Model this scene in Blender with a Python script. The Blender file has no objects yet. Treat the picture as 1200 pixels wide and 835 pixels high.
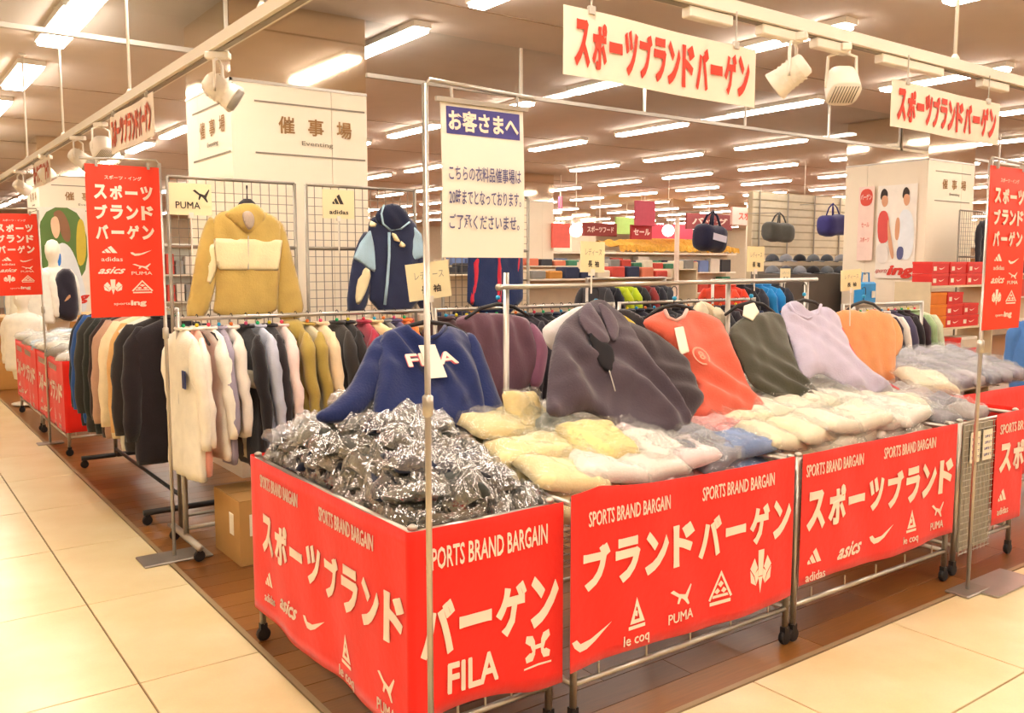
import bpy, math, random
import numpy as np
from mathutils import Vector, Matrix
C = bpy.context.scene.collection
sc = bpy.context.scene
PI = math.pi
# ---------------- camera, world, exposure ----------------
FPX = 1040.0; HC = 1.5
PITCH = math.atan(107 / FPX); HEAD = math.radians(90) - math.atan2(762.0, 1045.0)
cam_d = bpy.data.cameras.new('camera'); cam = bpy.data.objects.new('camera', cam_d); C.objects.link(cam)
cam_d.sensor_width = 36; cam_d.lens = FPX / 1200 * 36; cam_d.clip_start = 0.05; cam_d.clip_end = 200
cam.location = (0, 0, HC); cam.rotation_euler = (PI / 2 - PITCH, 0, HEAD - PI / 2)
sc.camera = cam
W = bpy.data.worlds.new('world'); sc.world = W; W.use_nodes = True
W.node_tree.nodes['Background'].inputs[0].default_value = (1, .93, .84, 1); W.node_tree.nodes['Background'].inputs[1].default_value = 0.6
sc.view_settings.view_transform = 'Standard'; sc.view_settings.look = 'None'; sc.view_settings.gamma = 1
sc.view_settings.exposure = 0.62; sc.view_settings.use_curve_mapping = False
LAMP = 26.0            # strength of the fluorescent diffusers
sc.cycles.max_bounces = 8; sc.cycles.transparent_max_bounces = 24; sc.cycles.diffuse_bounces = 4
sc.cycles.use_light_tree = True; sc.cycles.sample_clamp_indirect = 6; sc.cycles.caustics_reflective = False

# points of the place, found from the photograph by intersecting a sight line with a known real plane
_F0 = Vector((math.cos(HEAD), math.sin(HEAD), 0)); _R = Vector((math.sin(HEAD), -math.cos(HEAD), 0)); _U0 = Vector((0, 0, 1))
_F = _F0 * math.cos(PITCH) - _U0 * math.sin(PITCH); _U = _U0 * math.cos(PITCH) + _F0 * math.sin(PITCH)
def at(px, py, X=None, Y=None, z=None, pl=None):
    d = _R * (px - 600) + _U * (417.5 - py) + _F * FPX; o = Vector((0, 0, HC))
    if X is not None: t = X / d.x
    elif Y is not None: t = Y / d.y
    elif z is not None: t = (z - HC) / d.z
    else: p0, n = pl; t = (p0 - o).dot(n) / d.dot(n)
    return o + d * t

# ---------------- materials ----------------
def lin(c):
    if isinstance(c, str): c = tuple(int(c[i:i + 2], 16) / 255 for i in (0, 2, 4))
    return tuple(((x / 12.92) if x <= .04045 else ((x + .055) / 1.055) ** 2.4) for x in c) + (1,)
_M = {}
def mat(hexc, rough=.6, metal=0, var=.06, scale=8, bump=0, bscale=60, spec=.4, kind=None):
    key = (hexc, rough, metal, var, scale, bump, bscale, spec, kind)
    if key in _M: return _M[key]
    m = bpy.data.materials.new('mat_' + hexc); m.use_nodes = True; nt = m.node_tree; b = nt.nodes['Principled BSDF']
    col = lin(hexc)
    tc = nt.nodes.new('ShaderNodeTexCoord'); nz = nt.nodes.new('ShaderNodeTexNoise'); nz.inputs['Scale'].default_value = scale; nz.inputs['Detail'].default_value = 3
    nt.links.new(tc.outputs['Object'], nz.inputs['Vector'])
    mx = nt.nodes.new('ShaderNodeMix'); mx.data_type = 'RGBA'
    mx.inputs['A'].default_value = tuple(max(0, x * (1 - var * 2)) for x in col[:3]) + (1,)
    mx.inputs['B'].default_value = tuple(min(1, x * (1 + var * 2)) for x in col[:3]) + (1,)
    nt.links.new(nz.outputs['Fac'], mx.inputs['Factor']); nt.links.new(mx.outputs['Result'], b.inputs['Base Color'])
    b.inputs['Roughness'].default_value = rough; b.inputs['Metallic'].default_value = metal; b.inputs['Specular IOR Level'].default_value = spec
    if kind == 'cloth':
        b.inputs['Sheen Weight'].default_value = .25; b.inputs['Roughness'].default_value = .85; b.inputs['Specular IOR Level'].default_value = .15
    if bump:
        n2 = nt.nodes.new('ShaderNodeTexNoise'); n2.inputs['Scale'].default_value = bscale; n2.inputs['Detail'].default_value = 4
        nt.links.new(tc.outputs['Object'], n2.inputs['Vector'])
        bp = nt.nodes.new('ShaderNodeBump'); bp.inputs['Strength'].default_value = bump; bp.inputs['Distance'].default_value = .01
        nt.links.new(n2.outputs['Fac'], bp.inputs['Height']); nt.links.new(bp.outputs['Normal'], b.inputs['Normal'])
    _M[key] = m; return m
def cloth(h): return mat(h, kind='cloth', var=.08, scale=14, bump=.25, bscale=120)
def emit(name, col, s):
    m = bpy.data.materials.new(name); m.use_nodes = True; nt = m.node_tree; nt.nodes.clear()
    e = nt.nodes.new('ShaderNodeEmission'); e.inputs[0].default_value = lin(col); e.inputs[1].default_value = s
    o = nt.nodes.new('ShaderNodeOutputMaterial'); nt.links.new(e.outputs[0], o.inputs[0]); return m
def film_mat(name, k=.3, tint=(1, 1, 1, 1)):
    m = bpy.data.materials.new(name); m.use_nodes = True; nt = m.node_tree; nt.nodes.clear()
    tr = nt.nodes.new('ShaderNodeBsdfTransparent'); tr.inputs[0].default_value = (.95, .96, .96, 1)
    gl = nt.nodes.new('ShaderNodeBsdfGlossy'); gl.inputs['Roughness'].default_value = .12; gl.inputs[0].default_value = tint
    df = nt.nodes.new('ShaderNodeBsdfTranslucent'); df.inputs[0].default_value = (.9, .9, .88, 1)
    lw = nt.nodes.new('ShaderNodeLayerWeight'); lw.inputs[0].default_value = .35
    tc = nt.nodes.new('ShaderNodeTexCoord'); nz = nt.nodes.new('ShaderNodeTexNoise'); nz.inputs['Scale'].default_value = 22; nz.inputs['Detail'].default_value = 3
    nt.links.new(tc.outputs['Object'], nz.inputs['Vector'])
    bp = nt.nodes.new('ShaderNodeBump'); bp.inputs['Strength'].default_value = .9; bp.inputs['Distance'].default_value = .02
    nt.links.new(nz.outputs['Fac'], bp.inputs['Height']); nt.links.new(bp.outputs['Normal'], gl.inputs['Normal']); 
    ma = nt.nodes.new('ShaderNodeMath'); ma.operation = 'MULTIPLY_ADD'; ma.inputs[1].default_value = k * 1.6; ma.inputs[2].default_value = k; ma.use_clamp = True
    nt.links.new(lw.outputs['Facing'], ma.inputs[0])
    m1 = nt.nodes.new('ShaderNodeMixShader'); nt.links.new(ma.outputs[0], m1.inputs[0]); nt.links.new(tr.outputs[0], m1.inputs[1]); nt.links.new(gl.outputs[0], m1.inputs[2])
    m2 = nt.nodes.new('ShaderNodeMixShader'); m2.inputs[0].default_value = .08; nt.links.new(m1.outputs[0], m2.inputs[1]); nt.links.new(df.outputs[0], m2.inputs[2])
    o = nt.nodes.new('ShaderNodeOutputMaterial'); nt.links.new(m2.outputs[0], o.inputs[0]); return m
def glass_mat():
    m = bpy.data.materials.new('clear_glass'); m.use_nodes = True; nt = m.node_tree; nt.nodes.clear()
    tr = nt.nodes.new('ShaderNodeBsdfTransparent'); tr.inputs[0].default_value = (.93, .95, .96, 1)
    gl = nt.nodes.new('ShaderNodeBsdfGlossy'); gl.inputs['Roughness'].default_value = .03
    lw = nt.nodes.new('ShaderNodeLayerWeight'); fr = nt.nodes.new('ShaderNodeMath'); fr.operation = 'POWER'; fr.inputs[1].default_value = 5; nt.links.new(lw.outputs['Facing'], fr.inputs[0])
    f2 = nt.nodes.new('ShaderNodeMath'); f2.operation = 'MULTIPLY_ADD'; f2.inputs[1].default_value = .5; f2.inputs[2].default_value = .03; nt.links.new(fr.outputs[0], f2.inputs[0]); fr = f2
    mx = nt.nodes.new('ShaderNodeMixShader'); nt.links.new(fr.outputs[0], mx.inputs[0]); nt.links.new(tr.outputs[0], mx.inputs[1]); nt.links.new(gl.outputs[0], mx.inputs[2])
    o = nt.nodes.new('ShaderNodeOutputMaterial'); nt.links.new(mx.outputs[0], o.inputs[0]); return m
chrome = mat('bdb6ab', rough=.28, metal=.75, var=.02, spec=.6)
steel = mat('b4aca0', rough=.4, metal=.5, var=.03)
whitem = mat('efe6d8', rough=.5, var=.02)
blackp = mat('231f20', rough=.5, var=.1)
red = mat('e8281c', rough=.55, var=.05, scale=5, bump=.15, bscale=30, kind='cloth')
redb = mat('f03a1e', rough=.45, var=.03, scale=3)
printw = mat('fbe3d2', rough=.6, var=.02)
paper = mat('f3e8d2', rough=.7, var=.02)
cardm = mat('f6e6b8', rough=.7, var=.03)
ink = mat('3a3430', rough=.7, var=.05)
inkred = mat('e0402c', rough=.6, var=.03)
navyink = mat('4a4690', rough=.6, var=.03)
film = film_mat('clear_film', .21); filmsoft = film_mat('soft_film', .05)
lampm = emit('lamp_diffuser', 'fff4e6', LAMP)

# ---------------- mesh tools ----------------
def wloc(o):
    v = Vector((0, 0, 0))
    while o is not None: v += o.location; o = o.parent
    return v
class MB:
    def __init__(s): s.v = []; s.f = []
    def add(s, vs, fs):
        n = len(s.v); s.v += [tuple(p) for p in vs]; s.f += [tuple(i + n for i in f) for f in fs]; return s
    def box(s, a, b):
        x0, y0, z0 = a; x1, y1, z1 = b
        return s.add([(x0, y0, z0), (x1, y0, z0), (x1, y1, z0), (x0, y1, z0), (x0, y0, z1), (x1, y0, z1), (x1, y1, z1), (x0, y1, z1)],
                     [(3, 2, 1, 0), (4, 5, 6, 7), (0, 1, 5, 4), (1, 2, 6, 5), (2, 3, 7, 6), (3, 0, 4, 7)])
    def cbox(s, c, h, rz=0, bev=0):
        # centred box, half sizes h, optional chamfer
        x, y, z = h; cs, sn = math.cos(rz), math.sin(rz)
        if bev <= 0: P = [(sx * x, sy * y, sz * z) for sz in (-1, 1) for sx, sy in ((-1, -1), (1, -1), (1, 1), (-1, 1))]; F = [(3, 2, 1, 0), (4, 5, 6, 7), (0, 1, 5, 4), (1, 2, 6, 5), (2, 3, 7, 6), (3, 0, 4, 7)]
        else:
            def ring(xx, yy, zz, b): return [(-xx, -yy + b, zz), (-xx + b, -yy, zz), (xx - b, -yy, zz), (xx, -yy + b, zz), (xx, yy - b, zz), (xx - b, yy, zz), (-xx + b, yy, zz), (-xx, yy - b, zz)]
            P = ring(x - bev, y - bev, -z, bev * .5) + ring(x, y, -z + bev, bev) + ring(x, y, z - bev, bev) + ring(x - bev, y - bev, z, bev * .5)
            F = [tuple(range(7, -1, -1)), tuple(range(24, 32))] + [(r * 8 + i, r * 8 + (i + 1) % 8, r * 8 + 8 + (i + 1) % 8, r * 8 + 8 + i) for r in range(3) for i in range(8)]
        return s.add([(c[0] + p[0] * cs - p[1] * sn, c[1] + p[0] * sn + p[1] * cs, c[2] + p[2]) for p in P], F)
    def tube(s, pts, r, n=8, caps=True):
        pts = [Vector(p) for p in pts]; rr = r if isinstance(r, (list, tuple)) else [r] * len(pts)
        vs = []; up = None
        for i, p in enumerate(pts):
            d = (pts[min(i + 1, len(pts) - 1)] - pts[max(i - 1, 0)]).normalized()
            if up is None: up = Vector((0, 0, 1)) if abs(d.z) < .9 else Vector((1, 0, 0))
            a = d.cross(up)
            if a.length < 1e-4: a = d.cross(Vector((0, 1, 0)))
            a.normalize(); b = d.cross(a).normalized(); up = -b if False else up
            vs += [p + (a * math.cos(2 * PI * k / n) + b * math.sin(2 * PI * k / n)) * rr[i] for k in range(n)]
        fs = [(i * n + k, i * n + (k + 1) % n, (i + 1) * n + (k + 1) % n, (i + 1) * n + k) for i in range(len(pts) - 1) for k in range(n)]
        if caps: fs += [tuple(range(n - 1, -1, -1)), tuple((len(pts) - 1) * n + k for k in range(n))]
        return s.add(vs, fs)
    def lathe(s, c, prof, n=16, axis='z'):
        vs = []
        for r, h in prof:
            for k in range(n):
                a = 2 * PI * k / n; x, y = r * math.cos(a), r * math.sin(a)
                v = (x, y, h) if axis == 'z' else ((h, x, y) if axis == 'x' else (x, h, y))
                vs.append((c[0] + v[0], c[1] + v[1], c[2] + v[2]))
        m = len(prof)
        fs = [(i * n + k, i * n + (k + 1) % n, (i + 1) * n + (k + 1) % n, (i + 1) * n + k) for i in range(m - 1) for k in range(n)]
        fs += [tuple(range(n - 1, -1, -1)), tuple((m - 1) * n + k for k in range(n))]
        return s.add(vs, fs)
    def build(s, name, material, parent=None, smooth=False, loc=None):
        off = wloc(parent) if parent is not None else (Vector(loc) if loc is not None else Vector((0, 0, 0)))
        me = bpy.data.meshes.new(name); me.from_pydata([(v[0] - off.x, v[1] - off.y, v[2] - off.z) for v in s.v], [], s.f); me.update()
        for m in (material if isinstance(material, (list, tuple)) else [material]): me.materials.append(m)
        if smooth: me.polygons.foreach_set('use_smooth', [True] * len(me.polygons))
        o = bpy.data.objects.new(name, me); C.objects.link(o)
        if parent is not None: o.parent = parent
        elif loc is not None: o.location = loc
        return o
def tag(o, label=None, cat=None, group=None, kind=None):
    if label: o['label'] = label
    if cat: o['category'] = cat
    if group: o['group'] = group
    if kind: o['kind'] = kind
    return o
def thing(name, loc, label, cat, group=None):
    o = bpy.data.objects.new(name, None); C.objects.link(o); o.location = loc; o.empty_display_size = .05
    return tag(o, label, cat, group)
KIDS = {}
def dup(root, loc, label=None, rot=None, scale=None, group=None, kids=None):
    r = root.copy(); C.objects.link(r); r.location = loc
    if rot is not None: r.rotation_euler = rot
    if scale is not None: r.scale = scale
    if label: r['label'] = label
    if group: r['group'] = group
    for ch in (kids or list(root.children)):
        c = ch.copy(); C.objects.link(c); c.parent = r
        for g in ch.children:
            d = g.copy(); C.objects.link(d); d.parent = c
    return r
# ---- lettering ----
_T = {}
def glyphs(s, bold=.02):
    k = (s, bold)
    if k not in _T:
        latin = all(ord(ch) < 128 for ch in s); off = 0.0 if latin else min(bold, .04); grow = (bold if latin else bold - off)
        c = bpy.data.curves.new('t', 'FONT'); c.body = s; c.offset = off; c.resolution_u = 2
        o = bpy.data.objects.new('t', c); C.objects.link(o); bpy.context.view_layer.update()
        me = bpy.data.meshes.new_from_object(o.evaluated_get(bpy.context.evaluated_depsgraph_get()))
        v = np.array([(q.co.x, q.co.y) for q in me.vertices]); fs = [tuple(p.vertices) for p in me.polygons]
        bpy.data.objects.remove(o); bpy.data.curves.remove(c); bpy.data.meshes.remove(me)
        if grow > .004:      # heavier strokes: the same glyphs again, shifted a hair to each side
            n0 = len(v); v0, f0 = v.copy(), list(fs)
            for q in range(6):
                a = PI * q / 3; v = np.vstack([v, v0 + np.array([math.cos(a), math.sin(a)]) * grow]); fs += [tuple(i + n0 * (q + 1) for i in f) for f in f0]
        mn = v.min(0); mxx = v.max(0); v = (v - mn) / (mxx - mn); lay = np.arange(len(v)) // (n0 if grow > .004 else len(v)); _T[k] = (np.column_stack([v, lay * .0003]), fs)
    return _T[k]
def put_text(mb, S, s, u0, u1, v0, v1, bold=.02, shear=0):
    """lettering s into rectangle (u0..u1, v0..v1) of surface S(u,v,offset)"""
    v, fs = glyphs(s, bold)
    mb.add([S(u0 + (a + shear * (b - .5) * .1) * (u1 - u0), v0 + b * (v1 - v0), .003 + z) for a, b, z in v], fs)
def put_poly(mb, S, polys, u, v, w, h):
    for p in polys: mb.add([S(u + a * w, v + b * h, .003) for a, b in p], [tuple(range(len(p)))])
def circ(x, y, r, n=14, ry=None): return [(x + r * math.cos(2 * PI * i / n), y + (ry or r) * math.sin(2 * PI * i / n)) for i in range(n)]
def ringp(x, y, r, t, n=16):
    return [[(x + a * math.cos(t0), y + a * math.sin(t0)) for a, t0 in ((r, p), (r, q), (r - t, q), (r - t, p))] for p, q in ((2 * PI * i / n, 2 * PI * (i + 1) / n) for i in range(n))]
# emblems in a unit box centred on 0
EM = {
 'bars': [[(-.48, -.2), (-.3, -.2), (-.42, .02), (-.5, -.1)], [(-.24, -.2), (-.02, -.2), (-.24, .24), (-.38, .08)], [(.04, -.2), (.3, -.2), (-.02, .5), (-.2, .34)]],
 'tick': [[(-.5, .06), (-.44, -.12), (-.3, -.3), (-.38, .1)], [(-.3, -.3), (-.12, -.28), (-.28, -.06), (-.38, .1)], [(-.12, -.28), (.1, -.12), (-.02, -.02), (-.28, -.06)], [(.1, -.12), (.5, .35), (-.02, -.02)]],
 'tri': [[(0, .5), (-.1, .2), (.12, .2)], [(-.1, .2), (-.3, -.3), (-.14, -.3), (-.02, .2)], [(.12, .2), (.36, -.3), (.16, -.3), (.02, .2)], [(-.2, -.18), (.2, -.18), (.22, -.3), (-.22, -.3)],
         [(-.06, .1), (-.1, -.05), (.02, -.1), (.04, .06)], [(-.36, -.36), (.38, -.36), (.38, -.47), (-.36, -.47)]],
 'cat': [[(-.5, .3), (-.36, .36), (-.1, .14), (-.12, 0), (-.3, .14)], [(-.1, .14), (.2, .04), (.3, -.14), (.06, -.1), (-.12, 0)], [(.2, .04), (.46, .42), (.5, .36), (.3, -.14)], [(.06, -.1), (.3, -.14), (.4, -.4), (.32, -.42), (.16, -.2)], [(-.12, 0), (0, -.06), (-.1, -.28), (-.18, -.24)]],
 'arrow': [[(-.14, .5), (.14, .5), (.1, -.1), (-.1, -.1)], [(-.1, -.12), (.1, -.12), (0, -.5)], [(-.5, .12), (-.3, .34), (-.14, .1), (-.3, -.06)], [(.5, .12), (.3, .34), (.14, .1), (.3, -.06)], [(-.5, .08), (-.32, -.08), (-.2, -.3), (-.46, -.2)], [(.5, .08), (.32, -.08), (.2, -.3), (.46, -.2)], [(-.3, -.04), (-.12, .06), (-.1, -.14), (-.2, -.28)], [(.3, -.04), (.12, .06), (.1, -.14), (.2, -.28)]],
 'peaks': [[(0, .5), (-.06, .4), (-.5, -.3), (-.42, -.34), (0, .36)], [(0, .5), (.06, .4), (.5, -.3), (.42, -.34), (0, .36)], [(-.3, -.2), (.3, -.2), (.34, -.28), (-.34, -.28)], [(-.44, -.38), (.44, -.38), (.44, -.48), (-.44, -.48)], [(-.12, .1), (0, .2), (.12, .1), (0, 0)], [(-.26, -.1), (-.12, 0), (-.02, -.1), (-.14, -.18)], [(.26, -.1), (.12, 0), (.02, -.1), (.14, -.18)]],
 'loops': [[(-.42, .5), (-.2, .46), (-.12, .3), (-.3, .2), (-.46, .32)], [(.42, .5), (.2, .46), (.12, .3), (.3, .2), (.46, .32)], [(-.3, .24), (-.12, .3), (-.1, .05), (-.2, 0)], [(.3, .24), (.12, .3), (.1, .05), (.2, 0)], [(-.2, .18), (.2, .18), (.2, .06), (-.2, .06)],
           [(-.2, .02), (-.1, .05), (-.12, -.1), (-.3, -.05)], [(.2, .02), (.1, .05), (.12, -.1), (.3, -.05)], [(-.42, -.26), (-.2, -.24), (-.12, -.08), (-.3, 0), (-.46, -.1)], [(.42, -.26), (.2, -.24), (.12, -.08), (.3, 0), (.46, -.1)], [(-.5, -.4), (0, -.36), (.5, -.4), (.5, -.45), (0, -.42), (-.5, -.45)]],
}
def emblem(mb, S, k, u, v, w, h):
    """k: emblem name or 'txt:WORD'; '+' joins emblem above a small word"""
    if k.startswith('txt:'): put_text(mb, S, k[4:], u - w / 2, u + w / 2, v - h / 2, v + h / 2, .03, 2 if k[4:5].islower() else 0); return
    if '+' in k:
        a, b = k.split('+'); put_poly(mb, S, EM[a], u, v + h * .18, w * .8, h * .66); put_text(mb, S, b, u - w * .45, u + w * .45, v - h * .5, v - h * .22, .008); return
    put_poly(mb, S, EM[k], u, v, w, h)
# ---------------- cloth shapes ----------------
def chaikin(p, n=2):
    for _ in range(n):
        q = []
        for i in range(len(p)):
            a, b = p[i], p[(i + 1) % len(p)]
            q += [(a[0] * .75 + b[0] * .25, a[1] * .75 + b[1] * .25), (a[0] * .25 + b[0] * .75, a[1] * .25 + b[1] * .75)]
        p = q
    return p
def plane(y, z, s=0.0, X=0.0, turn=0.0):
    """a hanging plane through (X,y,z); s = how far the lower part comes forward; turn about z"""
    n = Vector((0, -1, s)).normalized(); n.rotate(Matrix.Rotation(turn, 3, 'Z')); return (Vector((X, y, z)), n)
def basis(pl):
    n = pl[1]; e1 = Vector((-n.y, n.x, 0)).normalized(); e2 = n.cross(e1); return e1, e2
def sheet(name, material, parent, px, pl, t=.02, off=0.0, h=.012, fold=(.006, .07, .0), seed=0, smooth=1, r=None, loc=None, back=True, sag=0):
    """a soft padded sheet of cloth: outline given as sight-line points on its own plane, closed, thicker inside, with folds"""
    e1, e2 = basis(pl); p0 = pl[0] + pl[1] * off; n = pl[1]
    q = []
    for x, y in px:
        w = at(x, y, pl=(p0, n)) - p0; q.append((w.dot(e1), w.dot(e2)))
    q = np.array(chaikin(q, smooth) if smooth else q); B = np.roll(q, -1, 0)
    mn = q.min(0) - h; mx = q.max(0) + h
    nx = int((mx[0] - mn[0]) / h) + 2; ny = int((mx[1] - mn[1]) / h) + 2
    gx, gy = np.meshgrid(mn[0] + h * np.arange(nx), mn[1] + h * np.arange(ny), indexing='ij'); P = np.stack([gx.ravel(), gy.ravel()], 1)
    ins = np.zeros(len(P), bool); D = np.full(len(P), 9.); NP = np.zeros((len(P), 2))
    for a, b in zip(q, B):
        c = (a[1] > P[:, 1]) != (b[1] > P[:, 1]); 
        with np.errstate(divide='ignore', invalid='ignore'): xi = (b[0] - a[0]) * (P[:, 1] - a[1]) / (b[1] - a[1]) + a[0]
        ins ^= c & (P[:, 0] < xi)
        ab = b - a; L = ab @ ab + 1e-12; tt = np.clip((P - a) @ ab / L, 0, 1)[:, None]; pr = a + tt * ab; d = np.linalg.norm(P - pr, axis=1)
        k = d < D; D[k] = d[k]; NP[k] = pr[k]
    I = ins.reshape(nx, ny); cell = (I[:-1, :-1].astype(int) + I[1:, :-1] + I[:-1, 1:] + I[1:, 1:]) >= 2
    used = np.zeros((nx, ny), bool); 
    used[:-1, :-1] |= cell; used[1:, :-1] |= cell; used[:-1, 1:] |= cell; used[1:, 1:] |= cell
    pad = np.zeros((nx + 1, ny + 1), bool); pad[1:-1, 1:-1] = cell
    full = pad[:-1, :-1] & pad[1:, :-1] & pad[:-1, 1:] & pad[1:, 1:]
    edge = (used & ~full).ravel(); 
    Q = P.copy(); Q[edge] = NP[edge]; dd = np.where(edge, 0, D)
    r = r or min(t * 1.2, .022)
    rs = np.random.RandomState(seed); amp, lam, ang = fold; u, v = Q[:, 0], Q[:, 1]
    ph = rs.rand(6) * 6.3
    cu = (u * math.cos(ang) + v * math.sin(ang)); cv = (-u * math.sin(ang) + v * math.cos(ang))
    wv = cu / (lam * 1.5) * 2 * PI + 2.3 * np.sin(cv * 5 + ph[0] + 1.5 * np.sin(cu * 6 + ph[1])) + 1.1 * np.sin(cu * 11 + cv * 7 + ph[1])
    env = (.5 + .5 * np.sin(cv * 8 + cu * 5 + ph[5])) ** 1.5
    f = amp * (np.sin(wv + ph[2]) * (.25 + env) + .45 * np.sin(cv * 13 + 3 * np.sin(cu * 7 + ph[3]) + ph[4]) * (1 - env) + .15 * np.sin(cu * 43 + 4 * np.sin(cv * 17)))
    hgt = (t * (1 - np.exp(-dd / r)) + f * (1 - np.exp(-dd / .02)))
    hgt = np.where(edge, 0, np.maximum(hgt, .002))
    idx = -np.ones(nx * ny, int); uu = np.nonzero(used.ravel())[0]; idx[uu] = np.arange(len(uu))
    E1, E2, N, O = (np.array(k) for k in (e1, e2, n, p0))
    base = O + np.outer(u[uu], E1) + np.outer(v[uu], E2); front = base + np.outer(hgt[uu], N)
    vs = front; ci, cj = np.nonzero(cell); g = lambda i, j: idx[i * ny + j]
    F = np.stack([g(ci, cj), g(ci + 1, cj), g(ci + 1, cj + 1), g(ci, cj + 1)], 1)
    if back:
        bk = base - np.outer(hgt[uu] * .35, N); m = len(uu); em = edge[uu]
        remap = np.where(em, np.arange(m), m + np.arange(m)); vs = np.vstack([front, bk]); F = np.vstack([F, remap[F][:, ::-1]])
    mb = MB(); mb.v = [tuple(x) for x in vs]; mb.f = [tuple(x) for x in F.tolist()]
    o = mb.build(name, material, parent, True, loc); return o
def S_plane(pl, off=0.0):
    e1, e2 = basis(pl); p0 = pl[0] + pl[1] * off
    return lambda u, v, w=0: p0 + e1 * u + e2 * v + pl[1] * w
def uv(pl, px, py):
    e1, e2 = basis(pl); w = at(px, py, pl=pl) - pl[0]; return w.dot(e1), w.dot(e2)
def loft(mb, secs, n=18, sq=2.6, caps=True):
    """secs: (centre, half_w axis vec, half_d axis vec); superellipse cross-sections"""
    vs = []
    for c, a, b in secs:
        for k in range(n):
            t = 2 * PI * k / n; x = math.copysign(abs(math.cos(t)) ** (2 / sq), math.cos(t)); y = math.copysign(abs(math.sin(t)) ** (2 / sq), math.sin(t))
            vs.append(Vector(c) + Vector(a) * x + Vector(b) * y)
    m = len(secs); fs = [(i * n + k, i * n + (k + 1) % n, (i + 1) * n + (k + 1) % n, (i + 1) * n + k) for i in range(m - 1) for k in range(n)]
    if caps: fs += [tuple(range(n - 1, -1, -1)), tuple((m - 1) * n + k for k in range(n))]
    return mb.add(vs, fs)
def interp(tab, x):
    for (a, p), (b, q) in zip(tab, tab[1:]):
        if x <= b: t = (x - a) / (b - a); return tuple(pp + (qq - pp) * t for pp, qq in zip(p, q))
    return tab[-1][1]
def torso_mb(o, w, L, d, wd, td, seed=0, sq=2.4, ripple=.006):
    """hanging shirt body. o = point of the shoulders, w = half width, L = length, d = half depth; wd, td = unit width / thickness directions"""
    rs = random.Random(seed); mb = MB(); wd = Vector(wd); td = Vector(td); secs = []
    tab = [(0, (.28, .35)), (.025, (.5, .6)), (.06, (.80, .8)), (.10, (.97, .95)), (.3, (.94, 1.1)), (.6, (.97, 1.1)), (.95, (1.03, 1.15)), (1, (1.0, .9))]
    n = 22; ph = rs.random() * 6
    for i in range(17):
        v = [0, .015, .035, .06, .10, .17, .23, .3, .38, .46, .54, .62, .7, .78, .86, .94, 1][i]
        a, b = interp(tab, v)
        sway = ripple * math.sin(v * 7 + ph)
        secs.append((Vector(o) + Vector((0, 0, -L * v)) + td * sway, wd * (w * a), td * (d * b)))
    loft(mb, secs, n, sq)
    for i in range(17):     # vertical folds growing towards the hem
        v = i / 16
        for k in range(n):
            p = Vector(mb.v[i * n + k]); rel = (p - Vector(o)).dot(wd) / w
            mb.v[i * n + k] = tuple(p + td * (ripple * 1.4 * v * math.sin(rel * 9 + ph * 2 + v * 3)))
    return mb
def sleeve_mb(o, side, w, L, sl, r, wd, td, seed=0, out=.3):
    rs = random.Random(seed * 7 + side); mb = MB(); wd = Vector(wd); td = Vector(td); secs = []
    a = Vector(o) + wd * (side * w * .80) + Vector((0, 0, -L * .045)); n = 12
    for i in range(13):
        v = (0, .03, .07, .12, .2, .3, .4, .5, .6, .7, .8, .9, 1)[i]; k = v ** .85
        c = a + wd * (side * w * out * (1 - (1 - k) ** 2)) + Vector((0, 0, -sl * k)) + td * (.012 * math.sin(v * 5 + rs.random() * 1.5))
        rr = r * min(1, .25 + v * 7) * (1 - .42 * v) * (1 + .09 * math.sin(v * 17 + seed)) * (1 if v < .97 else .85)
        dirv = Vector((0, 0, -1))
        secs.append((c, wd * rr, td * (rr * .62)))
    loft(mb, secs, n, 2.2); return mb
def shirt(name, label, group, at_, colors, w=.22, L=.62, d=.03, axis='y', seed=0, sleeve=.52, hood=False, patches=(), cat='clothing', turn=0, sr=.062):
    """a garment on a hanger. at_ = point of the rail it hangs from; axis 'y': its width lies along y (rail along x)"""
    a = turn + (PI / 2 if axis == 'y' else 0); wd = Vector((math.cos(a), math.sin(a), 0)); td = Vector((-math.sin(a), math.cos(a), 0))
    t = thing(name, at_, label, cat, group); o = Vector(at_) + Vector((0, 0, -.055))
    body, slv = (colors + colors)[:2] if len(colors) < 2 else colors[:2]
    torso_mb(o, w, L, d, wd, td, seed).build('body', cloth(body), t, True)
    if sleeve:
        for s in (-1, 1): sleeve_mb(o, s, w, L, sleeve, sr, wd, td, seed).build('sleeve', cloth(slv), t, True)
    col = MB(); ring = [o + wd * (.07 * math.cos(k / 12 * 2 * PI)) + td * (.035 * math.sin(k / 12 * 2 * PI)) + Vector((0, 0, .004)) for k in range(13)]
    col.tube(ring, .009, 6, False).build('collar', cloth(slv if not hood else body), t, True)
    if hood:
        hb = MB(); loft(hb, [(o + td * .02 + Vector((0, 0, z)), wd * a_, td * b_) for z, a_, b_ in ((.03, .05, .03), (.015, .09, .05), (-.03, .115, .055), (-.09, .11, .05), (-.13, .06, .03))], 14, 2.2).build('hood', cloth(body), t, True)
    for (v0, v1, hexc, ww) in patches:   # raised colour panels across the body
        pb = MB(); secs = []
        for i in range(5):
            v = v0 + (v1 - v0) * i / 4; secs.append((o + Vector((0, 0, -L * v)), wd * (w * ww), td * (d * 1.32)))
        loft(pb, secs, 20, 3.0).build('colour_panel', cloth(hexc), t, True)
    return t
MARK = ['1fae6b', 'e9d527', 'e8455c', '2a9fd0', 'f07a2a', 'e2557f']
_hk = {}
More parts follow.
